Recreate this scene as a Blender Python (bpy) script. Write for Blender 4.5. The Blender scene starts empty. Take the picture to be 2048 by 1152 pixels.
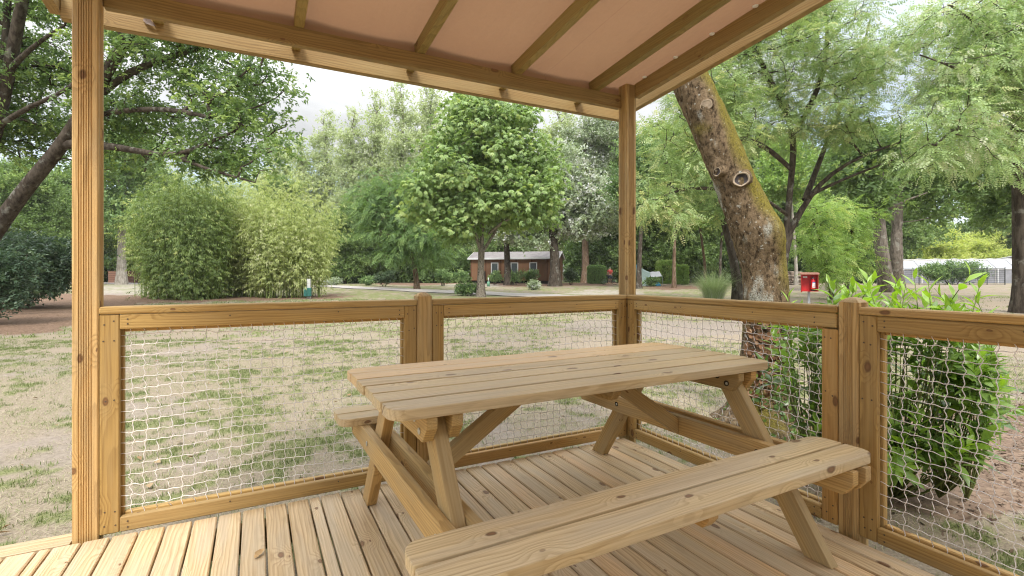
import bpy, bmesh, math, random
import numpy as np
from mathutils import Vector
R = math.radians
rng = np.random.default_rng(11)
random.seed(5)
scene = bpy.context.scene
COL = scene.collection

# ---------------------------------------------------------------- camera model (used to place things in the world)
F, CX, HY, CZ, YAW = 990., 1024., 550., 1.14, R(27.4)
FW = np.array([math.sin(YAW), math.cos(YAW), 0.]); RT = np.array([math.cos(YAW), -math.sin(YAW), 0.]); UP = np.array([0., 0., 1.])
CAM = np.array([0., 0., CZ])
def at(px, py, d):
    return CAM + FW*d + RT*((px-CX)/F*d) + UP*((HY-py)/F*d)
def gz(x, y):
    r = np.hypot(x, y)
    z = -.30 + .52*np.clip((r-14)/41, 0, 1) + .10*np.clip((r-55)/100, 0, 1)
    return z + .02*np.sin(x*.7+1.3)*np.sin(y*.53) * np.clip((r-3)/6, 0, 1)
def gpt(px, py):
    d = 20.
    for _ in range(40):
        p = at(px, py, d); z = float(gz(p[0], p[1]))
        d = .5*d + .5*max(1.5, min(160, F*(CZ-z)/max(py-HY, .5)))
    p = at(px, py, d); p[2] = float(gz(p[0], p[1])); return p
def gat(px, d):
    p = at(px, HY, d); p[2] = float(gz(p[0], p[1])); return p

# ---------------------------------------------------------------- object helpers
LOC = {}
def tag(o, label=None, cat=None, group=None, kind=None):
    if label: o['label'] = label
    if cat: o['category'] = cat
    if group: o['group'] = group
    if kind: o['kind'] = kind
    return o
def thing(name, label, cat, loc=(0, 0, 0), group=None):
    o = bpy.data.objects.new(name, None); COL.objects.link(o); o.empty_display_size = .2
    o.location = [float(v) for v in loc]; LOC[o.name] = np.array(loc, float)
    return tag(o, label, cat, group)
def mk(name, V, Fs, mat, parent=None, smooth=False, attrs=None):
    """V (N,3) in world coordinates; Fs: list of int arrays (M,k) or of index tuples"""
    V = np.asarray(V, float)
    if parent is not None: V = V - LOC[parent.name]
    me = bpy.data.meshes.new(name)
    if isinstance(Fs, np.ndarray): Fs = [Fs]
    arrs = [f for f in Fs if isinstance(f, np.ndarray) and f.ndim == 2]
    if arrs and len(arrs) == len(Fs):
        nl = sum(a.size for a in arrs); npol = sum(len(a) for a in arrs)
        me.vertices.add(len(V)); me.vertices.foreach_set('co', V.astype(np.float32).ravel())
        me.loops.add(nl); me.loops.foreach_set('vertex_index', np.concatenate([a.ravel() for a in arrs]).astype(np.int32))
        tot = np.concatenate([np.full(len(a), a.shape[1]) for a in arrs]).astype(np.int32)
        me.polygons.add(npol)
        me.polygons.foreach_set('loop_start', (np.cumsum(tot)-tot).astype(np.int32))
        me.polygons.foreach_set('loop_total', tot)
    else:
        me.from_pydata([tuple(v) for v in V], [], [tuple(int(i) for i in f) for f in Fs])
    for k, a in (attrs or {}).items():
        a = np.asarray(a, np.float32)
        if a.ndim == 1:
            me.attributes.new(k, 'FLOAT', 'POINT').data.foreach_set('value', a)
        else:
            me.attributes.new(k, 'FLOAT_VECTOR', 'POINT').data.foreach_set('vector', a.ravel())
    me.update(calc_edges=True); me.validate()
    if smooth: me.polygons.foreach_set('use_smooth', np.ones(len(me.polygons), bool))
    if mat is not None: me.materials.append(mat)
    o = bpy.data.objects.new(name, me); COL.objects.link(o)
    if parent is not None:
        o.parent = parent; LOC[o.name] = LOC[parent.name]
    else: LOC[o.name] = np.zeros(3)
    return o
def copy_tree(o, parent=None):
    c = o.copy(); COL.objects.link(c)
    if parent is not None: c.parent = parent
    for ch in list(o.children): copy_tree(ch, c)
    return c
class MB:
    """collects pieces into one mesh"""
    def __init__(s): s.V = []; s.F = []; s.n = 0; s.G = []; s.T = []
    def add(s, V, Fs, gco=None, tint=0.):
        V = np.asarray(V, float); s.V.append(V)
        s.F += [tuple(int(i)+s.n for i in f) for f in Fs]
        s.G.append(V*0 if gco is None else gco); s.T.append(np.full(len(V), tint)); s.n += len(V)
    def build(s, name, mat, parent=None, smooth=False, bevel=0.):
        o = mk(name, np.concatenate(s.V), s.F, mat, parent, smooth, {'gco': np.concatenate(s.G), 'btint': np.concatenate(s.T)})
        if bevel:
            m = o.modifiers.new('bevel', 'BEVEL'); m.width = bevel; m.segments = 2; m.limit_method = 'ANGLE'; m.angle_limit = R(40)
        return o
def rgco(L):
    """grain coordinates (along, across, across) with a random log position"""
    return L + np.array([random.uniform(0, 40), random.uniform(-.05, .05), random.uniform(-.12, -.04)])
def box(mb, c, h, ax=0, rot=None, bev=.004):
    """bevelled board: centre c, half sizes h, grain along local axis ax, rot 3x3 (columns = local axes)"""
    h = np.array(h, float); b = min(bev, h.min()*.45); L = []; idx = {}
    for sx in (-1, 1):
        for sy in (-1, 1):
            for sz in (-1, 1):
                s = np.array([sx, sy, sz])
                for k in range(3):
                    p = s*(h-b); p[k] = s[k]*h[k]; idx[(sx, sy, sz, k)] = len(L); L.append(p)
    L = np.array(L); Fs = []
    S = (-1, 1)
    def key(k, s, a, ia, bb, ib, who):
        q = [0, 0, 0]; q[k] = s; q[a] = ia; q[bb] = ib; return idx[(q[0], q[1], q[2], who)]
    for k in range(3):
        a, bb = (k+1) % 3, (k+2) % 3
        for s in S:
            f = [key(k, s, a, i, bb, j, k) for i, j in ((-1, -1), (1, -1), (1, 1), (-1, 1))]
            Fs.append(f if s > 0 else f[::-1])
        for i in S:
            for j in S:     # edge along k, between faces a (sign i) and bb (sign j)
                f = [key(k, -1, a, i, bb, j, a), key(k, 1, a, i, bb, j, a), key(k, 1, a, i, bb, j, bb), key(k, -1, a, i, bb, j, bb)]
                Fs.append(f[::-1] if i*j > 0 else f)
    for sx in S:
        for sy in S:
            for sz in S:
                f = [idx[(sx, sy, sz, k)] for k in range(3)]
                Fs.append(f if sx*sy*sz > 0 else f[::-1])
    G = rgco(np.stack([L[:, ax], L[:, (ax+1) % 3], L[:, (ax+2) % 3]], 1))
    M = np.eye(3) if rot is None else np.asarray(rot)
    mb.add(np.asarray(c)+L @ M.T, Fs, G, random.uniform(-1, 1))
def span(mb, a, b, ax, bev=.004):
    a = np.array(a, float); b = np.array(b, float)
    box(mb, (a+b)/2, np.abs(b-a)/2, ax, None, bev)
def prism(mb, poly, o, u, v, w, L, grain='w', shear=0.):
    """polygon (2D, in u,v) extruded from o along w by L"""
    P = np.array(poly, float); n = len(P); o, u, v, w = (np.array(t, float) for t in (o, u, v, w))
    base = o + P[:, :1]*u + P[:, 1:]*v
    V = np.concatenate([base, base+w*L])
    Fs = [tuple(range(n))[::-1], tuple(range(n, 2*n))] + [(i, (i+1) % n, n+(i+1) % n, n+i) for i in range(n)]
    if np.dot(np.cross(u, v), w) < 0: Fs = [f[::-1] for f in Fs]
    z = np.concatenate([np.zeros(n), np.full(n, L)]); PP = np.concatenate([P, P])
    PP[:, 0] -= shear*PP[:, 1] if grain == 'v' else 0; PP[:, 1] -= shear*PP[:, 0] if grain == 'u' else 0
    if grain == 'w': G = np.stack([z, PP[:, 0], PP[:, 1]], 1)
    elif grain == 'u': G = np.stack([PP[:, 0], PP[:, 1], z], 1)
    else: G = np.stack([PP[:, 1], PP[:, 0], z], 1)
    mb.add(V, Fs, rgco(G), random.uniform(-1, 1))
def tube(pts, rad, n=6, cap=True):
    pts = np.asarray(pts, float); rad = np.broadcast_to(np.asarray(rad, float), (len(pts),))
    T = np.gradient(pts, axis=0); T /= np.linalg.norm(T, axis=1, keepdims=True)+1e-9
    ref = np.array([0, 0, 1.]) if abs(T[0, 2]) < .9 else np.array([1., 0, 0])
    A = np.cross(T, ref); A /= np.linalg.norm(A, axis=1, keepdims=True)+1e-9; B = np.cross(T, A)
    th = np.arange(n)*2*math.pi/n
    V = (pts[:, None]+rad[:, None, None]*(A[:, None]*np.cos(th)[None, :, None]+B[:, None]*np.sin(th)[None, :, None])).reshape(-1, 3)
    i = np.arange(len(pts)-1)[:, None]*n; j = np.arange(n)[None]; k = (j+1) % n
    Q = np.stack([i+j, i+k, i+n+k, i+n+j], -1).reshape(-1, 4)
    return V, Q
class TB:
    """many tubes (quads) in one mesh"""
    def __init__(s): s.V = []; s.F = []; s.n = 0; s.A = []
    def add(s, pts, rad, n=6, a=0.):
        V, Q = tube(pts, rad, n); s.V.append(V); s.F.append(Q+s.n); s.n += len(V); s.A.append(np.full(len(V), a))
    def raw(s, V, Q, a=0.):
        s.V.append(np.asarray(V, float)); s.F.append(np.asarray(Q)+s.n); s.n += len(V); s.A.append(np.full(len(V), a))
    def build(s, name, mat, parent=None, smooth=True):
        return mk(name, np.concatenate(s.V), s.F, mat, parent, smooth, {'tint': np.concatenate(s.A)})
def cyl(mb, c, axis, r, L, n=12):
    axis = np.array(axis, float); axis /= np.linalg.norm(axis); ref = np.array([0, 0, 1.]) if abs(axis[2]) < .9 else np.array([1., 0, 0])
    u = np.cross(axis, ref); u /= np.linalg.norm(u); v = np.cross(axis, u)
    poly = [(r*math.cos(t), r*math.sin(t)) for t in np.arange(n)*2*math.pi/n]
    prism(mb, poly, np.array(c, float), u, v, axis, L)

# ---------------------------------------------------------------- numpy value noise
_H = rng.random(65536)
def vnoise(x, y, z=None):
    x = np.asarray(x, float); y = np.asarray(y, float); z = np.zeros_like(x) if z is None else np.asarray(z, float)
    xi, yi, zi = np.floor(x).astype(int), np.floor(y).astype(int), np.floor(z).astype(int)
    fx, fy, fz = x-xi, y-yi, z-zi
    fx, fy, fz = (f*f*(3-2*f) for f in (fx, fy, fz))
    def h(a, b, c): return _H[(a*73856093 ^ b*19349663 ^ c*83492791) & 65535]
    def l2(c):
        return (h(xi, yi, c)*(1-fx)+h(xi+1, yi, c)*fx)*(1-fy)+(h(xi, yi+1, c)*(1-fx)+h(xi+1, yi+1, c)*fx)*fy
    return l2(zi)*(1-fz)+l2(zi+1)*fz
def fbm(x, y, z=None, o=4):
    s = 0; a = .5; t = 0
    x = np.asarray(x, float); y = np.asarray(y, float)
    for i in range(o):
        k = 2.03**i
        s = s+a*vnoise(x*k+i*17, y*k+i*31, None if z is None else np.asarray(z)*k+i*7); t += a; a *= .5
    return s/t
def sst(a, b, x):
    t = np.clip((x-a)/(b-a), 0, 1); return t*t*(3-2*t)

# ---------------------------------------------------------------- material helpers
class NT:
    def __init__(s, name):
        s.m = bpy.data.materials.new(name); s.m.use_nodes = True; s.t = s.m.node_tree; s.t.nodes.clear()
    def n(s, typ, _props=None, **ins):
        nd = s.t.nodes.new(typ)
        for k, v in (_props or {}).items(): setattr(nd, k, v)
        for k, v in ins.items(): s.set(nd, k, v)
        return nd
    def set(s, nd, k, v):
        k = int(k[1:]) if k[0] == 'i' and k[1:].isdigit() else k.replace('_', ' ')
        sock = nd.inputs[k]
        if isinstance(v, bpy.types.NodeSocket): s.t.links.new(v, sock)
        elif isinstance(v, bpy.types.Node): s.t.links.new(v.outputs[0], sock)
        else:
            if sock.type == 'RGBA' and len(v) == 3: v = (*v, 1)
            sock.default_value = v
    def math(s, op, a, b=0., clamp=False):
        nd = s.n('ShaderNodeMath', {'operation': op, 'use_clamp': clamp}, i0=a, i1=b); return nd.outputs[0]
    def vmul(s, a, v): return s.n('ShaderNodeVectorMath', {'operation': 'MULTIPLY'}, i0=a, i1=v).outputs[0]
    def noise(s, vec, scale, detail=3, rough=.55, dist=0.):
        return s.n('ShaderNodeTexNoise', None, Vector=vec, Scale=scale, Detail=detail, Roughness=rough, Distortion=dist).outputs[0]
    def ramp(s, x, lo, hi, a=0., b=1.):
        return s.n('ShaderNodeMapRange', {'interpolation_type': 'SMOOTHSTEP'}, i0=x, i1=lo, i2=hi, i3=a, i4=b).outputs[0]
    def mix(s, f, a, b, typ='MIX'):
        nd = s.t.nodes.new('ShaderNodeMix'); nd.data_type = 'RGBA'; nd.blend_type = typ
        for i, v in ((0, f), (6, a), (7, b)):
            sk = nd.inputs[i]
            if isinstance(v, bpy.types.NodeSocket): s.t.links.new(v, sk)
            else: sk.default_value = (*v, 1) if i and len(v) == 3 else v
        return nd.outputs[2]
    def attr(s, name, out='Vector'): return s.n('ShaderNodeAttribute', {'attribute_name': name}).outputs[out]
    def obj(s): return s.n('ShaderNodeTexCoord').outputs['Object']
    def pos(s): return s.n('ShaderNodeNewGeometry').outputs['Position']
    def bump(s, h, dist=.002, strength=1.): return s.n('ShaderNodeBump', None, Height=h, Distance=dist, Strength=strength).outputs[0]
    def pbsdf(s, color, rough=.6, normal=None, spec=.4, metal=0.):
        nd = s.n('ShaderNodeBsdfPrincipled', None, Base_Color=color, Roughness=rough, Metallic=metal)
        nd.inputs['Specular IOR Level'].default_value = spec
        if normal is not None: s.set(nd, 'Normal', normal)
        return nd.outputs[0]
    def out(s, sh):
        o = s.n('ShaderNodeOutputMaterial', None, Surface=sh); return s.m
def plain(name, color, rough=.6, metal=0., spec=.4, var=.12, scale=6.):
    t = NT(name); v = t.noise(t.obj(), scale, 4)
    c = t.mix(t.ramp(v, .3, .7), [x*(1-var) for x in color], [min(1, x*(1+var)) for x in color])
    return t.out(t.pbsdf(c, rough, None, spec, metal))
def wood(name, base, dark, alt, knot=(.115, .055, .024), ring=130., kd=.55, rough=.62, ringamt=.55):
    t = NT(name); g = t.attr('gco'); bt = t.attr('btint', 'Fac')
    warp = t.noise(t.vmul(g, (1.1, 7, 7)), 1., 3, .5)
    sg = t.n('ShaderNodeSeparateXYZ', None, i0=g); yz = t.math('ADD', sg.outputs[1], sg.outputs[2])
    k2 = t.n('ShaderNodeCombineXYZ', None, i0=t.math('MULTIPLY', sg.outputs[0], 4.2), i1=t.math('MULTIPLY', yz, 8.))
    kv = t.n('ShaderNodeVectorMath', {'operation': 'ADD'}, i0=k2, i1=t.vmul(t.n('ShaderNodeTexNoise', None, Vector=g, Scale=22.).outputs[1], (.10, .10, .10))).outputs[0]
    vo = t.n('ShaderNodeTexVoronoi', {'voronoi_dimensions': '2D'}, Vector=kv, Scale=1., Randomness=1.)
    sel = t.ramp(t.n('ShaderNodeSeparateColor', None, i0=vo.outputs['Color']).outputs[0], 1-kd-.02, 1-kd+.02)
    cs_ = t.n('ShaderNodeSeparateColor', None, i0=vo.outputs['Color']).outputs[1]; kdist = t.math('DIVIDE', vo.outputs['Distance'], t.ramp(cs_, 0., 1., .35, 1.25))
    near = t.math('MULTIPLY', t.ramp(vo.outputs['Distance'], .40, 0.), sel)
    kn = t.math('MULTIPLY', t.ramp(kdist, .115, .06), sel)
    ln = t.n('ShaderNodeVectorMath', {'operation': 'LENGTH'}, i0=t.vmul(g, (0, 1, 1))).outputs['Value']
    rc = t.math('ADD', t.math('ADD', t.math('MULTIPLY', ln, ring), t.math('MULTIPLY', warp, 7.)), t.math('MULTIPLY', near, 3.2))
    fr = t.math('FRACT', rc)
    rg = t.ramp(fr, .30, .92)
    rg = t.math('MULTIPLY', rg, t.ramp(fr, 1., .93), True)
    fib = t.noise(t.vmul(g, (3., 190., 190.)), 1., 2)
    blot = t.noise(t.vmul(g, (1.6, 11., 11.)), 1., 3)
    c = t.mix(t.math('MULTIPLY', rg, ringamt), base, dark)
    c = t.mix(t.ramp(blot, .40, .62, 0, .75), c, alt)
    c = t.mix(t.ramp(bt, -1., .3, .9, .0), c, t.mix(1., c, (.78, .75, .70), 'MULTIPLY')); c = t.mix(t.ramp(bt, .1, 1., .0, .7), c, t.mix(1., c, (1.12, .97, .84), 'MULTIPLY'))
    c = t.mix(t.ramp(fib, .35, .7, .0, .45), c, t.mix(1., c, (.62, .55, .48), 'MULTIPLY'))
    c = t.mix(t.math('MULTIPLY', kn, .88), c, t.mix(t.ramp(kdist, .02, .09), [k*1.7 for k in knot], knot))
    dirt = t.noise(t.vmul(g, (5., 22., 22.)), 1., 4, .65)
    c = t.mix(t.ramp(dirt, .56, .74, 0, .42), c, t.mix(1., c, (.62, .60, .55), 'MULTIPLY'))
    nrm = t.bump(t.math('ADD', t.math('MULTIPLY', fib, .6), t.math('MULTIPLY', rg, .3)), .0011, .7)
    return t.out(t.pbsdf(c, rough, nrm, .35))
M = {}
M['frame'] = wood('golden_pine', (.53, .355, .128), (.30, .175, .052), (.48, .34, .15), ring=95, kd=.25)
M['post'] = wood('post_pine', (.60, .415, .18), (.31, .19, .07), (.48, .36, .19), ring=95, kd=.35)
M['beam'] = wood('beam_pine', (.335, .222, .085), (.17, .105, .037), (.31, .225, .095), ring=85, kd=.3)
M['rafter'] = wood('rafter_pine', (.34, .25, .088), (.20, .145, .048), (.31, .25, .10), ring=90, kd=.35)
M['deckw'] = wood('deck_pine', (.70, .54, .325), (.42, .275, .13), (.58, .48, .335), ring=75, kd=.34, ringamt=.62, rough=.52)
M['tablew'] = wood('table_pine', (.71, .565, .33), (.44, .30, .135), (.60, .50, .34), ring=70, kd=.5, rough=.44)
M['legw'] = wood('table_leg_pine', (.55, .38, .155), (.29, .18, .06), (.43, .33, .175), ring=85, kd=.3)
M['cord'] = plain('net_cord', (.80, .765, .75), .8)
M['screw'] = plain('screw_steel', (.10, .07, .045), .6)
M['bolt'] = plain('zinc_bolt', (.55, .56, .57), .35, .9)
def canopy_mat():
    t = NT('canopy_fabric'); p = t.obj()
    c = t.mix(t.ramp(t.noise(p, 1.3, 3), .3, .7), (.32, .195, .122), (.285, .175, .11))
    sx = t.n('ShaderNodeSeparateXYZ', None, i0=p).outputs[0]
    seam = t.math('LESS_THAN', t.math('ABSOLUTE', t.math('SUBTRACT', sx, .93)), .004); c = t.mix(t.math('MULTIPLY', seam, .5), c, (.22, .13, .08))
    st = t.noise(t.vmul(p, (2.5, .8, 1)), 3., 4, .6); c = t.mix(t.ramp(st, .55, .75, 0, .35), c, (.30, .185, .115))
    nrm = t.bump(t.math('ADD', t.noise(t.vmul(p, (4, 2.2, 4)), 2.2, 3), t.math('MULTIPLY', t.noise(t.vmul(p, (9, 1.6, 4)), 1.5, 2), .5)), .03, .5)
    d = t.pbsdf(c, .55, nrm, .3)
    tr = t.n('ShaderNodeBsdfTranslucent', None, Color=(.42, .235, .13, 1)).outputs[0]
    return t.out(t.n('ShaderNodeMixShader', None, i0=.20, i1=d, i2=tr).outputs[0])
M['canopy'] = canopy_mat()
LEAF = 2.0
def leafmat(name, c1, c2, c3, trans=.35, rough=.45, tcol=None, spec=.35, k_=None):
    """c1..c3: leaf colours picked by the per-spray attribute 'tint' (0..1)"""
    c1, c2, c3 = ([min(.6, (k*.86+.14*(.3*c[0]+.6*c[1]+.1*c[2]))*(k_ or LEAF)) for k in c] for c in (c1, c2, c3))
    t = NT(name); a = t.attr('tint', 'Fac')
    r = t.n('ShaderNodeNewGeometry').outputs['Random Per Island']
    c = t.mix(t.ramp(a, .0, .55), c1, c2); c = t.mix(t.ramp(a, .55, 1.), c, c3)
    c = t.mix(t.math('MULTIPLY', r, .5), c, t.mix(1., c, (.72, .74, .7), 'MULTIPLY'))
    d = t.pbsdf(c, rough, None, spec)
    tc = t.mix(1., c, tcol or (1.42, 1.45, .85), 'MULTIPLY')
    tr = t.n('ShaderNodeBsdfTranslucent', None, Color=tc).outputs[0]
    return t.out(t.n('ShaderNodeMixShader', None, i0=trans, i1=d, i2=tr).outputs[0])
def bark(name, c1, c2, lich=(.45, .46, .40), lam=.35, sc=1., moss=0.):
    t = NT(name); p = t.pos()
    n1 = t.noise(t.vmul(p, (9*sc, 9*sc, 2.5*sc)), 1., 5, .65); n2 = t.noise(p, 3.1*sc, 4, .6)
    c = t.mix(t.ramp(n1, .3, .7), c1, c2)
    c = t.mix(t.ramp(n2, .56, .66, 0, lam), c, lich)
    if moss: c = t.mix(t.ramp(t.noise(p, 2.2*sc, 4), .45, .6, 0, moss), c, (.16, .17, .03))
    return t.out(t.pbsdf(c, .9, t.bump(n1, .02/sc, .8), .15))
# ================================================================ terrace: deck
EX, EY, EZ = np.eye(3)
deck = thing('wooden_deck', 'wooden terrace deck of long pale pine boards under the picnic table', 'deck', (0, 1, 0))
mb = MB()
gaps = [-3.2+.1*i for i in range(25)]+[-.755, -.655, -.557, -.459, -.36, -.256, -.156, -.057, .041, .139, .241, .295, .394]+[.4965+.1*i for i in range(18)]+[2.297]
for a, b in zip(gaps[:-1], gaps[1:]):
    w = b-a-.0075
    c = np.array([(a+b)/2, .06+random.uniform(-.002, .002), -.014+random.uniform(-.0008, .0008)])
    box(mb, c, (w/2, 2.66, .014), 1, None, .0045)
mb.build('deck_boards', M['deckw'], deck)
for y in (2.62, 1.5, .4, -.7, -1.8):
    mb = MB(); span(mb, (-3.2, y-.04, -.14), (2.27, y+.04, -.03), 0); mb.build('joist', M['rafter'], deck)
mb = MB()
prism(mb, [(2.737, -.16), (2.855, -.16), (2.855, -.012), (2.845, -.004), (2.815, -.004), (2.810, -.012), (2.792, -.012), (2.788, -.005), (2.737, -.005)], (-3.2, 0, 0), EY, EZ, EX, 3.2-.703)
mb.build('edge_board', M['deckw'], deck)

# unseen facade of the holiday home, added behind the viewer to shade camera-facing faces
M['facade'] = plain('unseen_facade', (.55, .50, .43), .8, var=.04)
mb = MB(); span(mb, (-4.2, -2.78, gz(0, 0)-.05), (4.6, -2.66, 3.15), 0); o = mb.build('wall', M['facade']); tag(o, kind='structure')
# ================================================================ posts
def groove_poly(h, n=6, dep=.0048, pitch=.0085, faces=(1, 1, 1, 1)):
    side = [(-h+.005, -h)]
    for i in range(n):
        x = (i-(n-1)/2)*pitch
        side += [(x-.0025, -h), (x-.0012, -h+dep), (x+.0012, -h+dep), (x+.0025, -h)]
    side += [(h-.005, -h), (h, -h+.005)]
    P = []
    for k in range(4):
        c, s = math.cos(k*math.pi/2), math.sin(k*math.pi/2)
        pts = side if faces[k] else [side[0], side[-2], side[-1]]
        P += [(x*c-y*s, x*s+y*c) for x, y in pts]
    return P
def tall_post(parent, cx, cy, top, lab, faces):
    mb = MB(); prism(mb, groove_poly(.045, faces=faces), (cx, cy, gz(cx, cy)-.02), EX, EY, EZ, top+.32)
    o = mb.build('tall_post', M['post'], parent); o['label'] = lab
perg = thing('pergola', 'timber terrace pergola with a peach fabric roof on tall posts', 'pergola', (.8, 2.8, 0))
tall_post(perg, -.651, 2.782, 2.46, 'tall grooved roof post at the left end', (1, 1, 1, 1))
tall_post(perg, 2.383, 2.790, 2.50, 'tall roof post at the railing corner', (1, 1, 1, 1))
SL = .092
def rz(y): return 2.430+SL*(2.80-y)          # underside of the rafters
def sloped(mb, x0, x1, ya, yb, z_of, h):
    prism(mb, [(ya, z_of(ya)), (yb, z_of(yb)), (yb, z_of(yb)+h), (ya, z_of(ya)+h)], (x0, 0, 0), EY, EZ, EX, x1-x0, 'u')
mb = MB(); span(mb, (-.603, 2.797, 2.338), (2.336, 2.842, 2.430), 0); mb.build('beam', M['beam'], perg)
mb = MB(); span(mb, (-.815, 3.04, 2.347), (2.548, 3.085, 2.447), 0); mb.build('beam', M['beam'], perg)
for xr in (-.41, .226, .879, 1.520, 2.139):
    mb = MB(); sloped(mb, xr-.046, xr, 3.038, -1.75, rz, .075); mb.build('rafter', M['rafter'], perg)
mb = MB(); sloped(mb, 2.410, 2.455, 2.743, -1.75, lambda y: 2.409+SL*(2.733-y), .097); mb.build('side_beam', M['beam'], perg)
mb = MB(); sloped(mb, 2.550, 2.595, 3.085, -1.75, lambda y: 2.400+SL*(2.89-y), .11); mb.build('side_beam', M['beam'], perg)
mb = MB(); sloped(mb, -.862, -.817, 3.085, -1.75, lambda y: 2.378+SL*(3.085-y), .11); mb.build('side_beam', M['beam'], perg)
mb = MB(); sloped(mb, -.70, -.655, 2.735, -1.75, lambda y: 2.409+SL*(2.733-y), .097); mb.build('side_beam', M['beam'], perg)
# fabric
xs = np.linspace(-.86, 2.452, 131); ys = np.concatenate([[2.846, 2.852], np.linspace(2.862, -1.72, 139)]); X, Y = np.meshgrid(xs, ys)
Z = rz(Y)+.0785
raf = np.array([-.433, .203, .856, 1.497, 2.116, 2.43, -.68])
dr = np.min(np.abs(X[..., None]-raf), -1)
Z = Z-.012*sst(.02, .25, dr)+.010*(fbm(X*1.5+3, Y*1.1, None, 2)-.5)*sst(.02, .12, dr)
cd = np.hypot(X-2.42, Y-2.85)
Z = Z+.006*np.sin(np.arctan2(Y-2.95, X-2.5)*34)*np.exp(-(cd/.38)**2)
Z = Z+.004*np.sin((X-1.45)*40+Y*7)*np.exp(-((X-1.62)/.22)**2-((Y-2.7)/.25)**2)
Z = np.where(X > 2.40, rz(Y)+.079+.003*np.sin(Y*22), Z)
Z[0] = 2.431; Z[1] = np.minimum(Z[1], 2.47+.006*np.sin(xs*9)); ii = (np.arange(140)[:, None]*131+np.arange(130)[None]).ravel()
can = mk('canopy', np.stack([X, Y, Z], -1).reshape(-1, 3), np.stack([ii, ii+1, ii+132, ii+131], -1), M['canopy'], perg, True)
M['eyelet'] = plain('eyelet_sky_white', (.88, .88, .88), .3, .0)  # white fill paints the sky light that shows through each eyelet hole
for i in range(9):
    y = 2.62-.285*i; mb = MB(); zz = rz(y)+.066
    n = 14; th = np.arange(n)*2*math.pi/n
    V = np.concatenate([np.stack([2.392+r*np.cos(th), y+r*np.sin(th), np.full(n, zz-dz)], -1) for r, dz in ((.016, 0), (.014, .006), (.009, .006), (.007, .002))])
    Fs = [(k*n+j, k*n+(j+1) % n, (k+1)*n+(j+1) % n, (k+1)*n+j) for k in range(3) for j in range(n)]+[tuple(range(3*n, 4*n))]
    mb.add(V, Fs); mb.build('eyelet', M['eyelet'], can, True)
# wire clip strip edge of the fabric is part of the canopy; nothing else hangs there

def low_post(cx, cy, lab, faces):
    g0 = gz(cx, cy)-.02
    t = thing('railing_post', lab, 'post', (cx, cy, g0), 'short domed posts of the terrace railing')
    mb = MB(); prism(mb, groove_poly(.0425, 5, faces=faces), (cx, cy, g0), EX, EY, EZ, 1.018-g0)
    mb.build('shaft', M['post'], t)
    k = 9; h = .0425; V = []; Fs = []       # four-sided dome
    for i in range(k):
        for j in range(k):
            u, v = -1+2*i/(k-1), -1+2*j/(k-1)
            V.append((cx+u*h, cy+v*h, 1.0185+.024*(1-max(abs(u), abs(v))**2)))
    for i in range(k-1):
        for j in range(k-1):
            a = i*k+j; Fs.append((a, a+k, a+k+1, a+1))
    mb = MB(); V = np.array(V); mb.add(V, Fs, rgco(np.stack([V[:, 2], V[:, 0]-cx, V[:, 1]-cy], -1)), random.uniform(-1, 1)); mb.build('domed_top', M['post'], t)
low_post(.857, 2.773, 'short dome topped railing post behind the picnic table, right of the long left panel', (0, 0, 0, 0))
low_post(2.380, 1.266, 'short dome topped railing post with grooved faces in front of the laurel', (1, 1, 1, 1))

# ================================================================ railing panels
def net_mesh(O, u, n, L, z0, z1, off, seed):
    r = np.random.default_rng(seed); p = .0475
    nu = int(L/p)+1; nz = int((z1-z0)/p)+1
    us = np.linspace(.0, L, nu); zs = np.linspace(z0, z1, nz)
    K = np.zeros((nu, nz, 3)); K[..., 0] = us[:, None]+r.normal(0, .0022, (nu, nz)); K[..., 1] = off+r.normal(0, .0018, (nu, nz)); K[..., 2] = zs[None]+r.normal(0, .002, (nu, nz))
    K[..., 0] += .008*np.sin(zs[None]*9+us[:, None]*3+seed)*np.sin(np.pi*(zs-z0)/(z1-z0))[None]
    K[..., 2] += .007*np.sin(us[:, None]*7+zs[None]*4+seed)
    K[0, :, 0] = 0; K[-1, :, 0] = L; K[:, 0, 2] = z0; K[:, -1, 2] = z1
    tb = TB(); B = np.stack([u, n, EZ])
    def cord(P, side, wig):
        pts = [P[0]]
        for a, b in zip(P[:-1], P[1:]):
            d = np.zeros(3); d[side] = wig*r.uniform(.5, 1.3); d[1] = r.normal(0, .0015)
            for t, s in ((.25, 1.), (.5, .25), (.75, -.8)): pts.append(a+(b-a)*t+d*s)
            pts.append(b)
        tb.add(np.array(O)+np.array(pts) @ B, .0017, 5)
    for i in range(1, nu-1): cord(K[i], 0, .0052)
    for j in range(0, nz): cord(K[:, j], 2, .0026)
    return tb
SCREW = None
def screw(parent, p, n):
    global SCREW
    if SCREW is None:
        mb = MB(); cyl(mb, (0, 0, 0), (0, 0, 1), .0036, .0012, 8)
        SCREW = mk('screw_src', np.concatenate(mb.V), mb.F, M['screw']).data
        bpy.data.objects.remove(bpy.data.objects['screw_src'])
    o = bpy.data.objects.new('screw', SCREW); COL.objects.link(o); o.parent = parent; LOC[o.name] = LOC[parent.name]
    o.rotation_euler = Vector(n).to_track_quat('Z', 'Y').to_euler(); o.location = [float(v) for v in np.array(p)-LOC[parent.name]]
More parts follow.
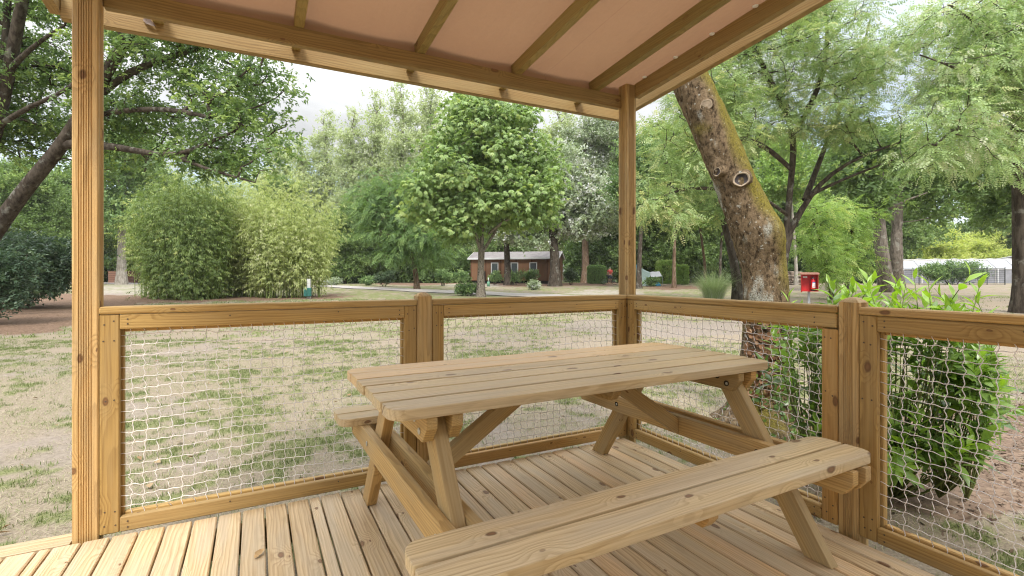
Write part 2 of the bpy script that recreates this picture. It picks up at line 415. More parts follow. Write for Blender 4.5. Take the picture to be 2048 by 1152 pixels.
def panel(O, u, n, L, lab, seed, near_low=False, caps=(0, 0)):
    O = np.array(O, float); u = np.array(u, float); n = np.array(n, float); Rm = np.stack([u, n, EZ], 1)
    t = thing('netted_railing', lab, 'railing', O+u*L/2, 'netted timber railing panels round the terrace')
    def pc(name, u0, u1, n0, n1, z0, z1, ax, mat=M['frame'], bev=.004):
        mb = MB(); box(mb, O+Rm @ np.array([(u0+u1)/2, (n0+n1)/2, (z0+z1)/2]), ((u1-u0)/2, (n1-n0)/2, (z1-z0)/2), ax, Rm, bev)
        return mb.build(name, mat, t)
    sw = .071; g = .001; ztop = .966
    pc('cap_rail', -caps[0], L+caps[1], -.006, .088, .968, 1.0, 0, bev=.005)
    pc('stile', g, sw, .0, .030, .004, ztop, 2); pc('stile', L-sw, L-g, .002 if near_low else 0, .030, .004, .893 if near_low else ztop, 2)
    pc('top_rail', sw+g, L-(0.004 if near_low else sw+g), -.002, .030, .900, ztop, 0)
    pc('bottom_rail', sw+g, L-sw-g, -.001, .030, .004, .069, 0)
    iw = sw+.010
    pc('batten', g, iw, .037, .066, .004, .960, 2); pc('batten', L-iw, L-g, .037, .066, .004, .960, 2)
    pc('batten', iw+g, L-iw-g, .037, .066, .885, .960, 0); pc('batten', iw+g, L-iw-g, .037, .066, .012, .078, 0)
    net_mesh(O+u*(sw-.012), u, n, L-2*sw+.024, .058, .915, .0335, seed).build('net', M['cord'], t)
    rr = random.Random(seed)
    for us in (sw*.3, sw*.72, L-sw*.3, L-sw*.72):
        for z in (.04, .10, .60, .84, .93):
            screw(t, O+u*(us+rr.uniform(-.006, .006))+EZ*(z+rr.uniform(-.015, .015))-n*.0008, -n)
    for uu in (sw+.03, L-sw-.03, L*.35, L*.7):
        for z in (.92, .945, .022, .05):
            if uu not in (L*.35, L*.7) or z in (.945, .05):
                screw(t, O+u*uu+EZ*(z+rr.uniform(-.004, .004))-n*.0032, -n)
    return t
panel((-.604, 2.737, 0), EX, EY, 1.417, 'long netted railing panel between the tall left post and the short post', 3)
panel((.902, 2.737, 0), EX, EY, 1.432, 'netted railing panel behind the picnic table, ending at the corner post', 4)
panel((2.336, 2.737, 0), -EY, EX, 1.426, 'netted railing panel from the corner post to the short post by the laurel', 5, True)
panel((2.336, 1.221, 0), -EY, EX, 1.50, 'netted railing panel nearest the viewer, running out of frame before the laurel', 6)

# ================================================================ picnic table
TC = np.array([1.255, 1.865, 0.]); TA = R(1.1)
tu = np.array([math.cos(TA), math.sin(TA), 0]); tv = np.array([-math.sin(TA), math.cos(TA), 0])
tab = thing('picnic_table', 'pine picnic table with attached benches standing on the terrace deck', 'picnic table', TC)
def plank(mb, x0, x1, y0, y1, z0, z1, rad, corners):
    P = []
    for i, (cx, cy, a0) in enumerate(((x0, y0, 180), (x1, y0, 270), (x1, y1, 0), (x0, y1, 90))):
        r = rad if corners[i] else .004
        sx, sy = (1 if cx == x0 else -1), (1 if cy == y0 else -1)
        for k in range(9 if corners[i] else 2):
            a = R(a0+90*k/(8 if corners[i] else 1)); P.append((cx+sx*r+r*math.cos(a), cy+sy*r+r*math.sin(a)))
    prism(mb, P, TC+EZ*z0, tu, tv, EZ, z1-z0, 'u')
mb = MB(); pw = .1285; ZT = .735
for i in range(6):
    y0 = -.3855+i*pw; e = random.uniform(-.003, .003)
    plank(mb, -.905+e, .905+e, y0+.006, y0+pw-.006, ZT-.036+random.uniform(-.001, .001), ZT+random.uniform(-.0012, .0012), .06, (i == 0, i == 0, i == 5, i == 5))
mb.build('tabletop', M['tablew'], tab, bevel=.006)
for s in (-1, 1):
    mb = MB(); yc = -.712 if s < 0 else .708; x0 = -.94 if s < 0 else -.89
    plank(mb, x0, x0+1.80, yc-.119, yc-.006, .418, .455, .055, (1, 1, 0, 0)); plank(mb, x0, x0+1.80, yc+.006, yc+.119, .418, .455, .055, (0, 0, 1, 1))
    o = mb.build('bench_seat', M['tablew'], tab, bevel=.005)
def cham(L, z0, z1, c=.05):
    return [(-L, z1), (-L, z0+c), (-L+c*.8, z0), (L-c*.8, z0), (L, z0+c), (L, z1)]
def tp(x, y, z): return TC+tu*x+tv*y+EZ*z
def beam_y(name, x, wd, poly):
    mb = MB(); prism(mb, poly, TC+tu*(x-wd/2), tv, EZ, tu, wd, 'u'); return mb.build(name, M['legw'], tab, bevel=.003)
bolts = []
for s in (-1, 1):
    for xi in (.688, .775):
        beam_y('table_bearer', s*xi, .038, cham(.37, .610, ZT-.0385))
        beam_y('seat_bearer', s*xi, .038, cham(.845, .322, .4165, .045))
    for t in (-1, 1):
        x = s*.7315; y0, y1 = t*.695, t*.235; h = .054
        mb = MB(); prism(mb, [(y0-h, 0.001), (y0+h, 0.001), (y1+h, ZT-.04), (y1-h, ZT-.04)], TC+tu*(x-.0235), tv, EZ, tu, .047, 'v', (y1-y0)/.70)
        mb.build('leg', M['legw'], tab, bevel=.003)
        f = -1 if s < 0 else 1
        for yy, zz in ((t*.255, .668), (t*.305, .640), (t*.46, .37)):
            bolts.append((-.7945 if s < 0 else .6685, yy, zz, s))
    mb = MB(); e = .668*s
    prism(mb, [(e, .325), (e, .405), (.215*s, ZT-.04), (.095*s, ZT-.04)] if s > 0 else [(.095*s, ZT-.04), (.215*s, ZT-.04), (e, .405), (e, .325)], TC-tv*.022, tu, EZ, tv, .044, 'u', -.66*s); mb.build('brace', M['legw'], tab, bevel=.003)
beam_y('cleat', .025, .045, cham(.30, .635, ZT-.0385, .03))
for yc in (-.712, .708):
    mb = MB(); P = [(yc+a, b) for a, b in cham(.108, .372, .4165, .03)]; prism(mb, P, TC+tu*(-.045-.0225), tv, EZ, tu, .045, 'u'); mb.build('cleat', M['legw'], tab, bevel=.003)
M['hole'] = plain('bolt_hole_shade', (.022, .014, .008), .9)  # near-black discs, colour stands in for the shade inside counterbored holes
for x, y, z, s in bolts:
    mb = MB()
    if s < 0: cyl(mb, tp(x-.0035, y, z), tu, .011, .004, 12); mb.build('bolt', M['bolt'], tab, bevel=.0015)
    else:
        cyl(mb, tp(x-.0012, y, z), tu, .0135, .002, 14); b = mb.build('bolt_hole_shade', M['hole'], tab)
        mb = MB(); cyl(mb, tp(x-.003, y-.003, z), tu, .0065, .002, 10); mb.build('bolt', M['bolt'], b)
# ---- small leaves lying about
def dead_leaf(name, lab, c, ang, L, W, mat, up=EZ):
    n = 9; V = []; Fs = []; a = np.array([math.cos(ang), math.sin(ang), 0]) if up is EZ else np.array([math.cos(ang), 0, math.sin(ang)]); b = np.cross(up, a)
    for i in range(n):
        t = i/(n-1); w = W*math.sin(math.pi*t**.8)*(1+.18*math.sin(i*2.3))+.001
        for s in (-1, 0, 1): V.append(np.array(c)+a*L*(t-.5)+b*w*s+up*(.004+.010*abs(s)*math.sin(t*3)+.008*t*t))
    for i in range(n-1):
        for k in range(2): q = i*3+k; Fs.append((q, q+3, q+4, q+1))
    o = mk(name, V, Fs, mat, None, True); tag(o, lab, 'leaf'); return o
M['dryleaf'] = plain('dry_leaf', (.50, .33, .15), .7, var=.25, scale=40)
M['greyleaf'] = plain('grey_dead_leaf', (.16, .12, .10), .8, var=.3, scale=40)
p = CAM+(at(519, 1112, 1.)-CAM)*(CZ/(1112-HY)*F/1.)
dead_leaf('fallen_leaf', 'small dry yellow leaf lying on the deck boards left of the bench', (p[0], p[1], .002), .9, .055, .014, M['dryleaf'])
dead_leaf('dead_leaf', 'curled grey dead leaf stuck on the roof beam beside the left post', (-.47, 3.036, 2.400), -.5, .06, .013, M['greyleaf'], -EY)
# ================================================================ ground
def inpoly(x, y, P):
    P = np.asarray(P); c = np.zeros(np.shape(x), bool); j = len(P)-1
    for i in range(len(P)):
        xi, yi, xj, yj = P[i, 0], P[i, 1], P[j, 0], P[j, 1]
        c ^= ((yi > y) != (yj > y)) & (x < (xj-xi)*(y-yi)/(yj-yi+1e-12)+xi); j = i
    return c
def polypx(L): return np.array([gpt(a, b)[:2] for a, b in L])
def polyd(L): return np.array([gat(a, d)[:2] for a, d in L])
MULCH = [polyd([(-600, 9), (-200, 10.5), (60, 12), (180, 14), (292, 22), (300, 26), (250, 30), (60, 30), (-300, 26)]),
         polypx([(640, 558), (700, 555), (830, 554.5), (900, 561), (935, 566), (830, 572), (740, 568), (640, 564)]),
         polypx([(950, 565), (1060, 567), (1240, 564), (1240, 572), (1080, 573.5), (985, 573.5)]),
         polypx([(1290, 570), (1340, 569), (1400, 573), (1420, 578), (1330, 580), (1280, 576)]),
         polypx([(250, 600), (330, 592), (560, 592), (690, 588), (700, 597), (480, 603), (330, 606)])]
BED = [polyd([(1490, 5.2), (1560, 4.3), (1640, 3.6), (1760, 3.0), (1900, 2.85), (2100, 3.0), (2300, 3.3), (2300, 5.4), (1800, 5.3)])]
SOIL = [polyd([(1490, 5.2), (1560, 4.3), (1640, 3.6), (1760, 3.1), (2080, 2.9), (2300, 3.2), (2300, 5.4), (1800, 5.3)]),
        polyd([(1120, 13), (1300, 11.5), (1520, 12), (1520, 15), (1300, 15.5), (1130, 15.5)])]
GRAV = [polypx([(200, 569), (290, 569), (300, 588), (240, 592), (180, 588)]), polypx([(880, 569), (1000, 568), (1010, 575), (900, 574.5)]),
        polypx([(1130, 586), (1180, 580), (1260, 580), (1280, 590), (1200, 594)])]
ROAD = np.array([gat(-500, 60)[:2], gat(0, 56)[:2], gpt(210, 566.5)[:2], gpt(420, 568.5)[:2], gpt(640, 572)[:2], gpt(800, 579.5)[:2], gpt(950, 586)[:2], gpt(1100, 593)[:2], gpt(1190, 597)[:2]])
def road_d(x, y):
    best = np.full(np.shape(x), 1e9)
    for a, b in zip(ROAD[:-1], ROAD[1:]):
        ab = b-a; t = np.clip(((x-a[0])*ab[0]+(y-a[1])*ab[1])/(ab@ab), 0, 1)
        best = np.minimum(best, np.hypot(x-a[0]-ab[0]*t, y-a[1]-ab[1]*t))
    return best
def masks(x, y):
    r = np.hypot(x, y)
    w = np.clip(r*.045, .15, 1.6)
    dx = (fbm(x*1.1+9, y*1.1, None, 3)-.5)*w*2.2; dy = (fbm(x*1.1, y*1.1+40, None, 3)-.5)*w*2.2
    mu = np.zeros_like(x); so = np.zeros_like(x); gr = np.zeros_like(x)
    for P in MULCH: mu = np.maximum(mu, inpoly(x+dx, y+dy, P))
    for P in BED: mu = np.maximum(mu, .8*inpoly(x+dx, y+dy, P))
    for P in SOIL: so = np.maximum(so, inpoly(x+dx, y+dy, P))
    for P in GRAV: gr = np.maximum(gr, .55*inpoly(x+dx, y+dy, P))
    az = (x*RT[0]+y*RT[1])/np.maximum(x*FW[0]+y*FW[1], .5)
    big = fbm(x*.33+2, y*.33, None, 3); mid = fbm(x*1.9+5, y*1.9+8, None, 4); fine = fbm(x*6.5, y*6.5+3, None, 3)
    gn = .24*big+.30*mid+.46*fine
    # sparse tufts close to the terrace, more and greener grass farther off, hardly any on the right lawn
    bias = .020*sst(5, 9, r)*(1-sst(.15, .5, az))+.06*sst(20, 30, r)*(1-sst(.45, .6, az))-.035*sst(.35, .62, az)*sst(7, 12, r)
    gn = sst(.552, .598, gn+bias)*.9
    rd = road_d(x, y)
    gn = np.maximum(gn, .85*sst(3.4, 2.1, rd)*sst(.35, .6, mid+.08))
    gn = np.maximum(gn, (.05+.16*sst(6, 13, np.hypot(x, y)))*sst(.38, .56, .5*mid+.5*big+bias))
    bare = sst(.50, .62, .6*fbm(x*.8+20, y*.8, None, 3)+.4*fbm(x*3+7, y*3, None, 3)+.05*sst(.40, .62, az)*sst(6, 12, r)-.02)
    gr = np.maximum(gr, .7*sst(1.9, 1.55, rd))
    gn = gn*(1-mu)*(1-.85*so)*(1-gr*.75)
    return gn, np.maximum(so, .8*bare*(1-gn)), mu, gr
nA = 760; nR = 330
rad = np.concatenate([[0.], .6*(170/.6)**(np.arange(nR)/(nR-1))])
a0 = np.linspace(-1.15, 1.15, 700); a1 = np.linspace(1.15, 2*math.pi-1.15, 62)[1:-1]
ang = np.concatenate([a0, a1]); nA = len(ang)
RR, AA = np.meshgrid(rad[1:], ang, indexing='ij')
GX = RR*np.sin(AA+YAW); GY = RR*np.cos(AA+YAW)
GX = np.concatenate([[0.], GX.ravel()]); GY = np.concatenate([[0.], GY.ravel()])
gn, so, mu, gr = masks(GX, GY)
GZ = gz(GX, GY)+.012*(fbm(GX*6, GY*6)-.5)+.03*gn*(fbm(GX*9, GY*9)-.4)+mu*.03*(fbm(GX*8, GY*8)-.3)
ir = np.arange(nR-1)[:, None]*nA+1; ja = np.arange(nA)[None]; kb = (ja+1) % nA
quads = np.stack([ir+ja, ir+nA+ja, ir+nA+kb, ir+kb], -1).reshape(-1, 4)
tris = np.stack([np.zeros(nA, int), 1+np.arange(nA), 1+(np.arange(nA)+1) % nA], -1)
def ground_mat():
    t = NT('lawn_ground'); p = t.pos()
    g, s, m, v = (t.attr(k, 'Fac') for k in ('green', 'soil', 'mulch', 'gravel'))
    f1 = t.noise(p, 60, 4, .7); f2 = t.noise(p, 17, 4, .6); f3 = t.noise(p, 1.3, 3)
    c = t.mix(t.ramp(f1, .35, .65), (.195, .157, .115), (.335, .278, .213))
    c = t.mix(t.ramp(f2, .35, .7, 0, .5), c, (.25, .20, .14))
    soil = t.mix(t.ramp(f2, .3, .7), (.195, .16, .13), (.29, .245, .205))
    soil = t.mix(t.ramp(f1, .55, .75, 0, .6), soil, (.32, .275, .215))
    c = t.mix(s, c, soil)
    vo = t.n('ShaderNodeTexVoronoi', None, Vector=p, Scale=30.)
    chip = t.n('ShaderNodeSeparateColor', None, i0=vo.outputs['Color']).outputs[0]
    mul = t.mix(chip, (.105, .066, .044), (.235, .16, .11)); mul = t.mix(t.ramp(f3, .4, .7, 0, .5), mul, (.20, .13, .09))
    c = t.mix(m, c, mul)
    vg = t.n('ShaderNodeTexVoronoi', None, Vector=p, Scale=45.); gc = t.n('ShaderNodeSeparateColor', None, i0=vg.outputs['Color']).outputs[0]
    c = t.mix(v, c, t.mix(gc, (.27, .245, .215), (.41, .38, .34)))
    gg = t.mix(t.ramp(f1, .3, .7), (.10, .125, .042), (.20, .215, .085)); gg = t.mix(t.ramp(f2, .4, .8, 0, .5), gg, (.25, .235, .12))
    c = t.mix(t.math('MULTIPLY', g, t.ramp(f2, .25, .5, .55, 1.)), c, gg)
    h = t.math('ADD', t.math('MULTIPLY', f1, .5), t.math('MULTIPLY', vo.outputs['Distance'], t.math('MULTIPLY', m, .5)))
    return t.out(t.pbsdf(c, .95, t.bump(h, .02, .6), .1))
M['ground'] = ground_mat()
o = mk('ground', np.stack([GX, GY, GZ], -1), [tris, quads], M['ground'], None, True, {'green': gn, 'soil': so, 'mulch': mu, 'gravel': gr}); tag(o, kind='structure')
# road sheet
seg = []
for a, b in zip(ROAD[:-1], ROAD[1:]):
    for t in np.linspace(0, 1, 26)[:-1]: seg.append(a+(b-a)*t)
seg = np.array(seg)
for _ in range(30): seg[1:-1] = .25*seg[:-2]+.5*seg[1:-1]+.25*seg[2:]
tg = np.gradient(seg, axis=0); tg /= np.linalg.norm(tg, axis=1, keepdims=True); nr = np.stack([-tg[:, 1], tg[:, 0]], 1)
ws = np.linspace(-1.45, 1.45, 9); RP = seg[:, None]+nr[:, None]*ws[None, :, None]
RP = RP+nr[:, None]*((fbm(seg[:, 0]*.9, seg[:, 1]*.9)[:, None]-.5)*.7*np.abs(ws/1.45)[None]**3)[..., None]
rzv = gz(RP[..., 0], RP[..., 1])+.045+.03*(1-(ws/1.45)**2)[None]
n0, n1 = RP.shape[:2]; q = (np.arange(n0-1)[:, None]*n1+np.arange(n1-1)[None]).ravel()
def road_mat():
    t = NT('pale_gravel_road'); p = t.pos(); f = t.noise(p, 40, 4, .7); f2 = t.noise(p, 1.1, 4)
    c = t.mix(t.ramp(f, .3, .7), (.28, .255, .235), (.39, .365, .34)); c = t.mix(t.ramp(f2, .45, .7, 0, .5), c, (.42, .36, .30))
    return t.out(t.pbsdf(c, .95, t.bump(f, .01, .5), .1))
M['road'] = road_mat()
o = mk('gravel_road', np.concatenate([RP, rzv[..., None]], -1).reshape(-1, 3), np.stack([q, q+1, q+n1+1, q+n1], -1), M['road'], None, True); tag(o, kind='structure')

# ---------------------------------------------------------------- grass
def blades(P, H, W, lean, az, tint):
    n = len(P); d = np.stack([np.cos(az), np.sin(az), 0*az], 1); s = np.stack([-np.sin(az), np.cos(az), 0*az], 1)
    tip = P+d*(H*lean)[:, None]+EZ*(H*np.sqrt(np.clip(1-lean**2, .004, 1)))[:, None]
    mid = P+(tip-P)*.55+EZ*(H*.12)[:, None]
    V = np.stack([P-s*W[:, None], P+s*W[:, None], mid+s*W[:, None]*.8, tip, mid-s*W[:, None]*.8], 1).reshape(-1, 3)
    i = np.arange(n)[:, None]*5
    return V, [np.concatenate([i, i+1, i+2, i+4], 1), np.concatenate([i+4, i+2, i+3], 1)], np.repeat(tint, 5)
def scatter(n, dmin, dmax, lo=-1.12, hi=1.12):
    d = np.sqrt(rng.random(n)*(dmax**2-dmin**2)+dmin**2)**1.; l = rng.uniform(lo, hi, n)*d
    x = d*FW[0]+l*RT[0]; y = d*FW[1]+l*RT[1]
    ok = ~((y < 2.76) & (x < 2.33)); return x[ok], y[ok]
parts = []
x, y = scatter(150000, 2.0, 11.); g_, s_, m_, _ = masks(x, y)      # green tufts
keep = rng.random(len(x)) < g_*.8; x, y = x[keep], y[keep]
k = 5; x = np.repeat(x, k)+rng.normal(0, .018, len(x)*k); y = np.repeat(y, k)+rng.normal(0, .018, len(y)*k); n = len(x)
parts.append(blades(np.stack([x, y, gz(x, y)-.004], 1), rng.uniform(.016, .05, n), rng.uniform(.0012, .0026, n), rng.uniform(.2, .85, n), rng.uniform(0, 6.28, n), rng.uniform(.0, .5, n)))
x, y = scatter(150000, 2.0, 9.); g_, s_, m_, _ = masks(x, y)      # lying straw
keep = (rng.random(len(x)) < (1-s_)*(1-m_)*.9); x, y = x[keep], y[keep]; n = len(x)
parts.append(blades(np.stack([x, y, gz(x, y)+.001], 1), rng.uniform(.03, .075, n), rng.uniform(.0008, .0018, n), rng.uniform(.93, .995, n), rng.uniform(0, 6.28, n), rng.uniform(.58, .95, n)))
x, y = scatter(70000, 11., 26.); g_, s_, m_, _ = masks(x, y)
keep = rng.random(len(x)) < g_*.9; x, y = x[keep], y[keep]; k = 2
x = np.repeat(x, k)+rng.normal(0, .04, len(x)*k); y = np.repeat(y, k)+rng.normal(0, .04, len(y)*k); n = len(x)
parts.append(blades(np.stack([x, y, gz(x, y)-.004], 1), rng.uniform(.04, .09, n), rng.uniform(.004, .008, n), rng.uniform(.2, .8, n), rng.uniform(0, 6.28, n), rng.uniform(.05, .6, n)))
def join(parts):
    V = []; Fs = {}; T = []; n = 0
    for v, fs, t in parts:
        V.append(v); T.append(t)
        for f in fs: Fs.setdefault(f.shape[1], []).append(f+n)
        n += len(v)
    return np.concatenate(V), [np.concatenate(f) for f in Fs.values()], np.concatenate(T)
V, Fs, T = join(parts)
M['grass'] = leafmat('lawn_grass', (.085, .125, .03), (.16, .19, .06), (.36, .30, .215), .25, .7, (1.2, 1.2, .8), .15, 1.35)
o = mk('grass', V, Fs, M['grass'], None, False, {'tint': T}); tag(o, 'sparse dry grass with green tufts growing over the lawn', 'grass', kind='stuff')
# wood chips and dead leaves in the bed under the laurel
x, y = scatter(9000, 2.4, 6., .42, 1.15); g_, s_, m_, _ = masks(x, y); keep = (x > 2.36) & (rng.random(len(x)) < s_*.8+.06); x, y = x[keep], y[keep]; n = len(x)
az = rng.uniform(0, 6.28, n); L = rng.uniform(.008, .035, n); W = rng.uniform(.003, .008, n)
d = np.stack([np.cos(az), np.sin(az), rng.normal(0, .25, n)], 1); s = np.stack([-np.sin(az), np.cos(az), rng.normal(0, .3, n)], 1)
P = np.stack([x, y, gz(x, y)+.006], 1)
V = np.stack([P-d*L[:, None]-s*W[:, None], P+d*L[:, None]-s*W[:, None]*.6, P+d*L[:, None]*.9+s*W[:, None]*.8, P-d*L[:, None]*.9+s*W[:, None]], 1).reshape(-1, 3)
M['chip'] = leafmat('wood_chip', (.07, .042, .028), (.15, .095, .062), (.27, .21, .155), .0, .9, None, .1, 1.)
o = mk('mulch_chip_layer', V, (np.arange(n)[:, None]*4+np.arange(4)[None]), M['chip'], None, False, {'tint': np.repeat(rng.random(n), 4)}); tag(o, 'brown wood chips and dead leaves strewn under the laurel', 'mulch', kind='stuff')

# dead leaves blown over the lawn
x, y = scatter(520, 2.6, 24.); n = len(x); az = rng.uniform(0, 6.28, n); L = rng.uniform(.018, .042, n); W = L*rng.uniform(.35, .7, n)
d = np.stack([np.cos(az), np.sin(az), rng.normal(0, .2, n)], 1); s_ = np.stack([-np.sin(az), np.cos(az), rng.normal(0, .25, n)], 1); P = np.stack([x, y, gz(x, y)+.022], 1)
V = np.stack([P-d*L[:, None], P-s_*W[:, None]*.8+EZ*.008, P+d*L[:, None], P+s_*W[:, None]+EZ*.010], 1).reshape(-1, 3)
M['litter'] = leafmat('leaf_litter', (.12, .06, .03), (.30, .18, .08), (.46, .33, .17), .1, .7, (1.1, 1., .8), .2, 1.)
o = mk('leaf_litter', V, (np.arange(n)[:, None]*4+np.arange(4)[None]), M['litter'], None, False, {'tint': np.repeat(rng.random(n), 4)}); tag(o, 'dead brown and yellow leaves scattered over the dry lawn', 'fallen leaves', kind='stuff')
# ================================================================ foliage toolkit
def kites(items):
    """items: (base, dir, normal, length, width) -> leaf template of kite shaped leaflets"""
    V = []; Fs = []
    for b, d, n, L, W in items:
        b = np.array(b, float); d = np.array(d, float); d /= np.linalg.norm(d); n = np.array(n, float); n -= d*(n@d); n /= np.linalg.norm(n)+1e-9; s = np.cross(n, d)
        k = len(V); V += [b, b+d*L*.45+s*W/2+n*W*.16, b+d*L-n*L*.10, b+d*L*.45-s*W/2+n*W*.16]
        Fs += [(k, k+1, k+2), (k, k+2, k+3)]
    return np.array(V), np.array(Fs)
def tmpl(kind, nvar=4):
    out = []
    for v in range(nvar):
        r = np.random.default_rng(100+v); it = []
        if kind == 'palm':
            for a in np.linspace(-105, 105, 7)+r.normal(0, 6, 7):
                L = .56*(1-.35*abs(a)/105); it.append(((.12, 0, 0), (math.cos(R(a)), math.sin(R(a)), -.45-.2*r.random()), (.3, 0, 1), L, L*.42))
        elif kind == 'pinn':
            for i in range(5):
                x = .12+.17*i; z = -.12*(x**2)
                for s in (-1, 1): it.append(((x, 0, z), (.45+r.normal(0, .12), s, -.25+r.normal(0, .15)), (0, 0, 1), .30*(1-.05*i), .105))
            it.append(((.92, 0, -.13), (1, 0, -.3), (0, 0, 1), .28, .10))
        elif kind == 'bunch':
            for i in range(8):
                d = r.normal(0, 1, 3); d[2] -= .1; it.append((r.normal(0, .2, 3), d, r.normal(0, .7, 3)+[0, 0, 1], .42, .25))
        elif kind == 'oak':
            for i in range(7):
                a = r.uniform(-150, 150); it.append((r.normal(0, .16, 3)*[1, 1, .5]+[.2, 0, 0], (math.cos(R(a)), math.sin(R(a)), r.uniform(-.6, .25)), r.normal(0, .55, 3)+[0, 0, 1], .46, .22))
        elif kind == 'bamb':
            for i in range(7):
                a = r.uniform(-80, 80); it.append(((.1*i, r.normal(0, .06), -.03*i), (math.cos(R(a)), math.sin(R(a)), -.7-r.random()*.7), r.normal(0, .4, 3)+[.5, 0, 1], .50, .085))
        elif kind == 'shoot':
            for i in range(9):
                a = i*137.5; x = .1*i; it.append(((x, 0, 0), (.55, math.cos(R(a)), math.sin(R(a))), (1, r.normal(0, .2), r.normal(0, .2)), .40, .16))
        out.append(kites(it))
    return out
TM = {k: tmpl(k) for k in ('palm', 'pinn', 'bunch', 'oak', 'bamb', 'shoot')}
def unit(a): return a/(np.linalg.norm(a, axis=-1, keepdims=True)+1e-9)
def place(tms, P, D, Nn, S, T):
    D = unit(D); Nn = unit(Nn-D*np.sum(Nn*D, -1, keepdims=True)); Y = np.cross(Nn, D)
    which = rng.integers(0, len(tms), len(P)); parts = []
    for k, (tv, tf) in enumerate(tms):
        i = np.where(which == k)[0]
        if not len(i): continue
        V = P[i][:, None]+S[i][:, None, None]*(tv[None, :, :1]*D[i][:, None]+tv[None, :, 1:2]*Y[i][:, None]+tv[None, :, 2:]*Nn[i][:, None])
        f = tf[None]+(np.arange(len(i))*len(tv))[:, None, None]
        parts.append((V.reshape(-1, 3), [f.reshape(-1, tf.shape[1])], np.repeat(T[i], len(tv))))
    return parts
def blob(px, py, d, rx, ry, rd, w=None):
    rx = rx*d/F; ry = ry*d/F
    return (at(px, py, d), np.array([rx, rd, ry]), (rx*ry*rd)**.75 if w is None else w)
def sample(blobs, n, sh=.42):
    w = np.array([b[2] for b in blobs]); k = rng.choice(len(blobs), n, p=w/w.sum()); out = np.zeros((n, 3))
    u = unit(rng.normal(0, 1, (n, 3)))*(rng.random((n, 1))**sh)
    for i, b in enumerate(blobs):
        m = k == i; q = u[m]*b[1]; out[m] = b[0]+q[:, :1]*RT+q[:, 1:2]*FW+q[:, 2:]*UP
    return out
def resample(pts, step):
    pts = np.asarray(pts, float); s = np.concatenate([[0], np.cumsum(np.linalg.norm(np.diff(pts, axis=0), axis=1))]); n = max(3, int(s[-1]/step)+1); t = np.linspace(0, s[-1], n)
    # smooth (Catmull-Rom like) by repeated corner averaging
    P = np.stack([np.interp(t, s, pts[:, k]) for k in range(3)], 1)
    for _ in range(3): P[1:-1] = .25*P[:-2]+.5*P[1:-1]+.25*P[2:]
    return P
